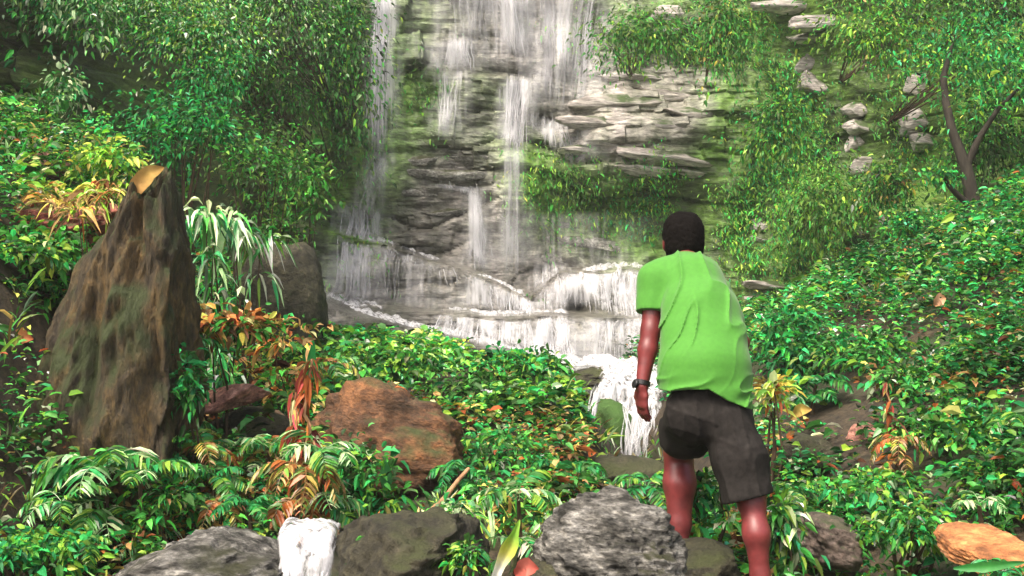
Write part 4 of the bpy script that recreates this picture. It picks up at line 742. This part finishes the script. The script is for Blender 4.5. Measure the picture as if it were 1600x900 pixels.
# ------------------------------------------------------------------ the man
class Field:
    def __init__(s, lo, hi, h):
        s.lo = np.array(lo, float); s.h = h; s.n = np.ceil((np.array(hi) - s.lo) / h).astype(int) + 1; s.d = np.full(s.n, 0.3, np.float32)
    def _box(s, pts, pad):
        a = np.maximum(((np.min(pts, 0) - pad - s.lo) / s.h).astype(int), 0); b = np.minimum(((np.max(pts, 0) + pad - s.lo) / s.h).astype(int) + 2, s.n)
        sl = tuple(slice(i, j) for i, j in zip(a, b)); ax = [s.lo[k] + s.h * np.arange(a[k], b[k]) for k in range(3)]
        return sl, np.stack(np.meshgrid(*ax, indexing='ij'), -1)
    def put(s, sl, d, k):
        a = s.d[sl]; hh = np.clip(0.5 + 0.5 * (a - d) / k, 0, 1); s.d[sl] = a * (1 - hh) + d * hh - k * hh * (1 - hh)
    def seg(s, A, B, ra, rb, lat=None, k=0.03):
        """tapered segment; ra, rb = radius or (half width along lat, half depth)"""
        A, B = np.array(A, float), np.array(B, float); ra2 = np.broadcast_to(ra, (2,)).astype(float); rb2 = np.broadcast_to(rb, (2,)).astype(float)
        sl, q = s._box(np.array([A, B]), max(ra2.max(), rb2.max()) + 0.08); ab = B - A; t = np.clip(((q - A) @ ab) / (ab @ ab), 0, 1)
        w = q - A - t[..., None] * ab
        if lat is None: d = np.linalg.norm(w, axis=-1) - (ra2[0] + (rb2[0] - ra2[0]) * t)
        else:
            L_ = nrm(np.array(lat, float)); l = w @ L_; rest = np.linalg.norm(w - l[..., None] * L_, axis=-1)
            rx_, rd_ = ra2[0] + (rb2[0] - ra2[0]) * t, ra2[1] + (rb2[1] - ra2[1]) * t
            k1 = np.sqrt((l / rx_) ** 2 + (rest / rd_) ** 2) + 1e-6; k2 = np.sqrt((l / rx_ ** 2) ** 2 + (rest / rd_ ** 2) ** 2) + 1e-6; d = k1 * (k1 - 1) / k2
        s.put(sl, d.astype(np.float32), k)
    def chain(s, pts, rads, lat=None, k=0.03):
        for i in range(len(pts) - 1): s.seg(pts[i], pts[i + 1], rads[i], rads[i + 1], lat, k)
    def ell(s, c, r3, k=0.02, rot=None):
        c = np.array(c, float); r3 = np.array(r3, float); sl, q = s._box(np.array([c]), r3.max() + 0.08); w = q - c
        if rot is not None: w = w @ rot
        k1 = np.linalg.norm(w / r3, axis=-1) + 1e-6; k2 = np.linalg.norm(w / r3 ** 2, axis=-1) + 1e-6; s.put(sl, (k1 * (k1 - 1) / k2).astype(np.float32), k)
    def cut(s, fn):
        ax = [s.lo[k] + s.h * np.arange(s.n[k]) for k in range(3)]; s.d = np.maximum(s.d, fn(*np.meshgrid(*ax, indexing='ij')).astype(np.float32))
    def add(s, fn):
        idx = np.argwhere(np.abs(s.d) < 0.035); q = s.lo + idx * s.h; s.d[tuple(idx.T)] += fn(q[:, 0], q[:, 1], q[:, 2]).astype(np.float32)
    def mesh(s, name, mat, smooth_it=1):
        d = s.d; ins = d < 0; c = [ins[a:a + d.shape[0] - 1 + 0, b:b + d.shape[1] - 1, e:e + d.shape[2] - 1] for a in (0, 1) for b in (0, 1) for e in (0, 1)]
        cnt = sum(q.astype(np.int8) for q in c); cell = np.argwhere((cnt > 0) & (cnt < 8)); idm = np.full(np.array(d.shape) - 1, -1, np.int64); idm[tuple(cell.T)] = np.arange(len(cell))
        acc = np.zeros((len(cell), 3)); wt = np.zeros(len(cell)); cor = [np.array((a, b, e)) for a in (0, 1) for b in (0, 1) for e in (0, 1)]
        for i in range(8):
            for j in range(i + 1, 8):
                if np.abs(cor[i] - cor[j]).sum() != 1: continue
                a = d[tuple((cell + cor[i]).T)]; b = d[tuple((cell + cor[j]).T)]; x = (a < 0) != (b < 0); t = np.where(x, a / np.where(x, a - b, 1), 0)
                acc += np.where(x[:, None], cor[i] + t[:, None] * (cor[j] - cor[i]), 0); wt += x
        v = s.lo + (cell + acc / wt[:, None]) * s.h; F = []
        for ax in range(3):
            u, w = [(1, 2), (2, 0), (0, 1)][ax]; s0 = [slice(1, m - 1) for m in d.shape]; s1 = list(s0); s0[ax] = slice(0, d.shape[ax] - 1); s1[ax] = slice(1, d.shape[ax])
            a, b = ins[tuple(s0)], ins[tuple(s1)]; off = np.array([1, 1, 1]); off[ax] = 0
            for flip, m in ((False, a & ~b), (True, b & ~a)):
                p = np.argwhere(m) + off
                if not len(p): continue
                du = np.zeros(3, int); du[u] = 1; dw = np.zeros(3, int); dw[w] = 1
                q = np.stack([idm[tuple((p - o_).T)] for o_ in (du + dw, dw, 0 * du, du)], -1); F.append(q[:, ::-1] if flip else q)
        return mesh_np(name, v, np.concatenate(F), mat, smooth=True)

M_SKIN = plain_mat('skin', (0.165, 0.03, 0.03), 0.42, 0.4, 14, 0.2, 0.004, spec=0.5)
M_SHIRT = plain_mat('green_cotton', (0.052, 0.215, 0.018), 0.8, 0.10, 60, 0.12, 0.004, sheen=0.15)
M_SHORTS = plain_mat('grey_cloth', (0.02, 0.018, 0.0165), 0.85, 0.35, 40, 0.15, 0.004, spec=0.12)
M_HAIR = plain_mat('black_hair', (0.004, 0.003, 0.0025), 0.85, 0.5, 120, 0.7, 0.008, (1, 1, 0.5), spec=0.08)
M_WATCH = plain_mat('black_rubber', (0.012, 0.012, 0.013), 0.35, 0.2, 20, 0.05)
M_SHOE = plain_mat('dark_shoe', (0.03, 0.024, 0.02), 0.7, 0.3, 25, 0.3)
M_EYE = plain_mat('eye', (0.7, 0.68, 0.65), 0.2, 0.05)

LAT = nrm(np.array([1.0, 0.06, -0.08]))
hip_c = P(1110, 632, 4.42); waist = P(1102, 560, 4.47); chest = P(1096, 490, 4.58); upper = P(1082, 440, 4.70); neck0 = P(1072, 415, 4.80); head_c = P(1067, 377, 4.90)
shL, elL, wrL, haL = P(1024, 436, 4.72), P(1017, 516, 4.66), P(1003, 603, 4.60), P(1003, 632, 4.61)
shR, elR, wrR, haR = P(1122, 478, 4.76), P(1156, 535, 4.92), P(1120, 560, 5.13), P(1110, 566, 5.2)
hpL, knL, anL = P(1080, 645, 4.42), P(1060, 706, 4.82), P(1062, 858, 4.70)
hpR, knR, anR = P(1137, 650, 4.38), P(1174, 782, 4.32), P(1192, 938, 4.24)
body = Field(np.array([0.4, 3.9, 0.1]), np.array([1.2, 5.45, 1.9]), 0.0065)
body.chain([hip_c, waist, chest, upper], [(.15, .10), (.135, .09), (.14, .095), (.10, .08)], LAT, 0.03)
body.chain([upper, neck0, head_c + [0, -.01, -.06]], [.075, .058, .055], k=0.04)
body.ell(head_c, (.076, .098, .115), 0.03); body.ell(head_c + [0, .05, -.06], (.055, .06, .06), 0.03)                      # skull, jaw
body.seg(head_c + [0, .096, .005], head_c + [0, .115, -.03], .010, .015, k=0.012)                                       # nose
body.seg(head_c + [-.03, .088, .03], head_c + [.03, .088, .03], .012, .012, k=0.015)                                    # brow
body.seg(head_c + [-.02, .098, -.06], head_c + [.02, .098, -.06], .009, .009, k=0.008)                                  # lips
for sx in (-1, 1): body.ell(head_c + [sx * .081, -.005, -.012], (.012, .022, .034), 0.008)                              # ears
def arm(sh, el, wr, ha, curl):
    body.chain([sh, sh * .5 + el * .5, el], [.046, .046, .041], k=0.015); body.chain([el, el * .65 + wr * .35, wr], [.041, .040, .026], k=0.02)
    ax = nrm(ha - wr); side = nrm(np.cross(ax, curl)); pal = wr + ax * 0.085
    body.chain([wr, wr + ax * .04, pal], [(.026, .02), (.036, .016), (.040, .014)], side, 0.015)
    for i, (o, ln) in enumerate(((-.030, .066), (-.010, .076), (.010, .072), (.029, .056))):
        b = pal + side * o; m = b + (ax + .25 * curl) * ln * .5; e = m + (ax + .75 * curl) * ln * .42; body.chain([b - ax * .01, m, e], [.0098, .0088, .0075], k=0.004)
    b = wr + ax * .03 - side * .03; m = b + nrm(ax - .75 * side + .35 * curl) * .035; e = m + nrm(ax - .2 * side + .4 * curl) * .032; body.chain([b, m, e], [.013, .011, .009], k=0.01)
arm(shL, elL, wrL, haL, np.array([.85, .5, 0.0])); arm(shR, elR, wrR, haR, nrm(np.array([-.3, .2, -.9])))
def leg(hp, kn, an, toe, cr=.058):
    cal = kn * .68 + an * .32 + np.array([0, -.025, 0])
    body.chain([hp, hp * .5 + kn * .5, kn], [.088, .076, .056], k=0.04); body.chain([kn, cal, kn * .25 + an * .75, an], [cr * .95, cr, cr * .7, .034], k=0.03)
    heel = an + np.array([0, -.03, -.045]); body.chain([an, heel], [.036, .032], k=0.02); body.chain([heel, an + toe * .11 + [0, 0, -.045], an + toe * .2 + [0, 0, -.058]], [(.032, .03), (.044, .026), (.034, .018)], np.cross(toe, [0, 0, 1.0]), 0.02)
leg(hpL, knL, anL, np.array([-.1, .99, 0]), .068); leg(hpR, knR, anR, np.array([.05, .99, .05]), .050)
man = tag(empty('person', (float(anR[0]), float(anR[1]), float(anR[2]) - .08)), 'man in a green t-shirt and dark shorts walking toward the falls, seen from behind', 'person')
org = np.array(man.location)
def part(name, me, parent=man):
    o = link(name, me, parent); o.matrix_parent_inverse = parent.matrix_world.inverted() if False else o.matrix_parent_inverse
    off = org.astype(np.float32); co = np.empty(len(me.vertices) * 3, np.float32); me.vertices.foreach_get('co', co); co = co.reshape(-1, 3) - off; me.vertices.foreach_set('co', co.ravel()); me.update(); return o
part('body', body.mesh('body', M_SKIN))
for sx in (-1, 1):
    v, f = ico(3); part('eye', mesh_np('eye', v * .012 + head_c + [sx * .03, .085, .005], f, M_EYE, smooth=True))
hair = Field(head_c - .2, head_c + .2, 0.005)
hair.ell(head_c + [0, -.012, .012], (.088, .108, .118), 0.02); hair.ell(head_c + [0, -.05, -.03], (.082, .06, .09), 0.03); [hair.ell(head_c + [sx * .03, -.015, .05], (.056, .085, .072), 0.03) for sx in (-1, 1)]
hair.cut(lambda x, y, z: np.maximum((y - head_c[1] - .07) * .8 - np.maximum(z - head_c[2] - .03, 0) * .9, (head_c[2] - .085 - z) * 1.0))
hair.add(lambda x, y, z: -.006 * fbm(x * 80, y * 80, z * 80, 3, 3)); part('hair', hair.mesh('hair', M_HAIR))
# t-shirt: trunk and sleeves as one cloth, creased from the armpit to the hip
sh_ = Field(np.array([.45, 4.0, .82]), np.array([1.2, 5.2, 1.72]), 0.005)
hemc = P(1103, 622, 4.43)
sh_.chain([hemc + [0, 0, -.13], P(1101, 575, 4.45), P(1099, 530, 4.51), chest, upper], [(.198, .178), (.186, .158), (.17, .132), (.162, .13), (.125, .112)], LAT, 0.04)
sh_.chain([upper, neck0 + [0, -.02, -.004]], [(.12, .1), (.078, .064)], LAT, 0.05)
sh_.chain([P(1045, 428, 4.74), shL, shL * .35 + elL * .65 + [0, 0, -.005]], [.078, .075, .069], k=0.035)
sh_.chain([P(1098, 432, 4.76), shR, shR * .45 + elR * .55], [.078, .076, .064], k=0.05)
def crease(x, y, z):
    u = (x - .78) * .92 + (z - 1.2) * -.38; w = (z - 1.2) * .92 + (x - .78) * .38
    a = vnoise(u * 17 + 1.2 * vnoise(x * 6, y * 3, z * 6, 4), y * 3, w * 2.6, 8); b = vnoise(x * 5 + z * 4, y * 5, z * 24 - x * 6, 12); lo = sstep((1.19 - z) / .12)
    ms = np.clip(.55 + 1.2 * vnoise(x * 6, y * 4, z * 5, 19), .1, 1.2); return -.015 * ms * np.exp(-np.abs(a) * 7) + .006 * vnoise(u * 9, y * 4, w * 3, 23) - .020 * lo * np.exp(-np.abs(b) * 6) + .002
sh_.add(crease)
_hz = lambda x: CAMZ - (np.interp(x / 4.32 * FPX + 800, [1020, 1040, 1075, 1105, 1135, 1178], [614, 614, 609, 608, 626, 643]) - 450) / FPX * 4.3
el_dir = nrm(elL - shL); cutp = shL + (elL - shL) * .66; el_dr = nrm(elR - shR); cutr = shR + (elR - shR) * .6
sh_.cut(lambda x, y, z: np.maximum(_hz(x) - z, np.where(x < cutp[0] + .075, ((x - cutp[0]) * el_dir[0] + (y - cutp[1]) * el_dir[1] + (z - cutp[2]) * el_dir[2]) if False else -1, -1)))
idx = np.stack(np.meshgrid(*[sh_.lo[k] + sh_.h * np.arange(sh_.n[k]) for k in range(3)], indexing='ij'), -1)
nearL = np.linalg.norm((idx - cutp) - ((idx - cutp) @ el_dir)[..., None] * el_dir, axis=-1) < .088
sh_.d = np.where(nearL & (idx[..., 0] < shL[0] + .055), np.maximum(sh_.d, ((idx - cutp) @ el_dir)), sh_.d).astype(np.float32)
shirt = part('t_shirt', sh_.mesh('t_shirt', M_SHIRT))
# shorts
so = Field(np.array([.4, 4.0, .35]), np.array([1.25, 5.1, 1.2]), 0.007)
so.chain([hip_c + [0, 0, .04], hip_c + [0, 0, -.03]], [(.145, .10), (.16, .118)], LAT, 0.04)
so.chain([hpL, hpL * .5 + knL * .5, knL + [0, -.02, .01]], [.103, .098, .082], k=0.05)
so.chain([hpR + [-.005, 0, 0], hpR * .5 + knR * .5, knR + [-.012, 0, -.02]], [.090, .101, .102], k=0.04)
dL = nrm(knL - hpL); dR = nrm(knR - hpR); cL = hpL + (knL - hpL) * .6; cR = hpR + (knR - hpR) * .97
so.add(lambda x, y, z: -.010 * np.exp(-5 * np.abs(vnoise(x * 17 + z * 3, y * 9, z * 4 - x * 3, 31))) - .006 * np.exp(-5 * np.abs(vnoise(x * 5 - z * 6, y * 6, z * 16 + x * 5, 37))) + .002)
idx = np.stack(np.meshgrid(*[so.lo[k] + so.h * np.arange(so.n[k]) for k in range(3)], indexing='ij'), -1)
tl = (idx - hpL) @ dL; tR = (idx - hpR) @ dR
sdL = np.linalg.norm(idx - hpL - tl[..., None] * dL, axis=-1); sdR = np.linalg.norm(idx - hpR - tR[..., None] * dR, axis=-1)
so.d = np.where(sdL < sdR, np.maximum(so.d, (idx - cL) @ dL), np.maximum(so.d, (idx - cR) @ dR)).astype(np.float32)
part('shorts', so.mesh('shorts', M_SHORTS))
# watch and band on the hanging wrist
wp = wrL + nrm(elL - wrL) * .012; ax = nrm(elL - wrL); e1 = nrm(np.cross(ax, [0, 1, 0])); e2 = np.cross(ax, e1); a = np.linspace(0, 2 * math.pi, 33)[:-1]
prof = [(.0285, -.011), (.034, -.009), (.034, .009), (.0285, .011)]
V = np.array([wp + e1 * math.cos(t) * r_ + e2 * math.sin(t) * r_ + ax * h_ for t in a for r_, h_ in prof]); F = [(i * 4 + j, ((i + 1) % 32) * 4 + j, ((i + 1) % 32) * 4 + (j + 1) % 4, i * 4 + (j + 1) % 4) for i in range(32) for j in range(4)]
wt = part('wristwatch', mesh_np('wristwatch', V, np.array(F), M_WATCH, smooth=False)); wt['label'] = 'black wristwatch on the hanging wrist'
cd = nrm(np.array([-.9, -.45, 0])); c0 = wp + cd * .036; u1 = nrm(np.cross(cd, ax)); 
V, F = [], []
for h_, r_ in ((-.007, .019), (.004, .020), (.007, .017)): V += [c0 + cd * h_ + u1 * math.cos(t) * r_ + ax * math.sin(t) * r_ for t in a]
F = [(i * 32 + j, i * 32 + (j + 1) % 32, (i + 1) * 32 + (j + 1) % 32, (i + 1) * 32 + j) for i in range(2) for j in range(32)]; V.append(c0 + cd * .008); F3 = [(64 + j, 64 + (j + 1) % 32, 96) for j in range(32)]
part('watch_case', mesh_np('watch_case', np.array(V), [np.array(F), np.array(F3)], M_WATCH, smooth=True), wt)
for an, toe in ((anL, np.array([-.1, .99, 0])), (anR, np.array([.05, .99, .05]))):
    sf = Field(an + [-.15, -.15, -.15], an + [.15, .35, .08], 0.006); hl = an + np.array([0, -.032, -.045]); lt = np.cross(toe, [0, 0, 1.0])
    sf.chain([hl, an + toe * .11 + [0, 0, -.047], an + toe * .21 + [0, 0, -.058]], [(.042, .042), (.054, .038), (.044, .028)], lt, 0.02); sf.seg(an + [0, 0, -.02], hl, .045, .042)
    sf.cut(lambda x, y, z: (an[2] - .085) - z); part('shoe', sf.mesh('shoe', M_SHOE))

# ------------------------------------------------------------------ spray in the air of the gorge
hz, nt, N_, L_ = mat_new('spray_air'); pv = N_('ShaderNodeVolumePrincipled'); pv.inputs['Color'].default_value = (0.95, 0.97, 0.93, 1); pv.inputs['Density'].default_value = 0.002; pv.inputs['Anisotropy'].default_value = 0.2
ho = N_('ShaderNodeOutputMaterial'); L_(pv.outputs[0], ho.inputs['Volume'])
B = np.array([(x, y, z) for x in (-61.0, 61.0) for y in (-61.0, 61.0) for z in (-3.5, 9.5)])
tag(link('haze', mesh_np('haze', B, np.array([(0, 1, 3, 2), (4, 6, 7, 5), (0, 4, 5, 1), (2, 3, 7, 6), (0, 2, 6, 4), (1, 5, 7, 3)]), hz)), 'thin spray hanging in the air of the gorge', kind='stuff')
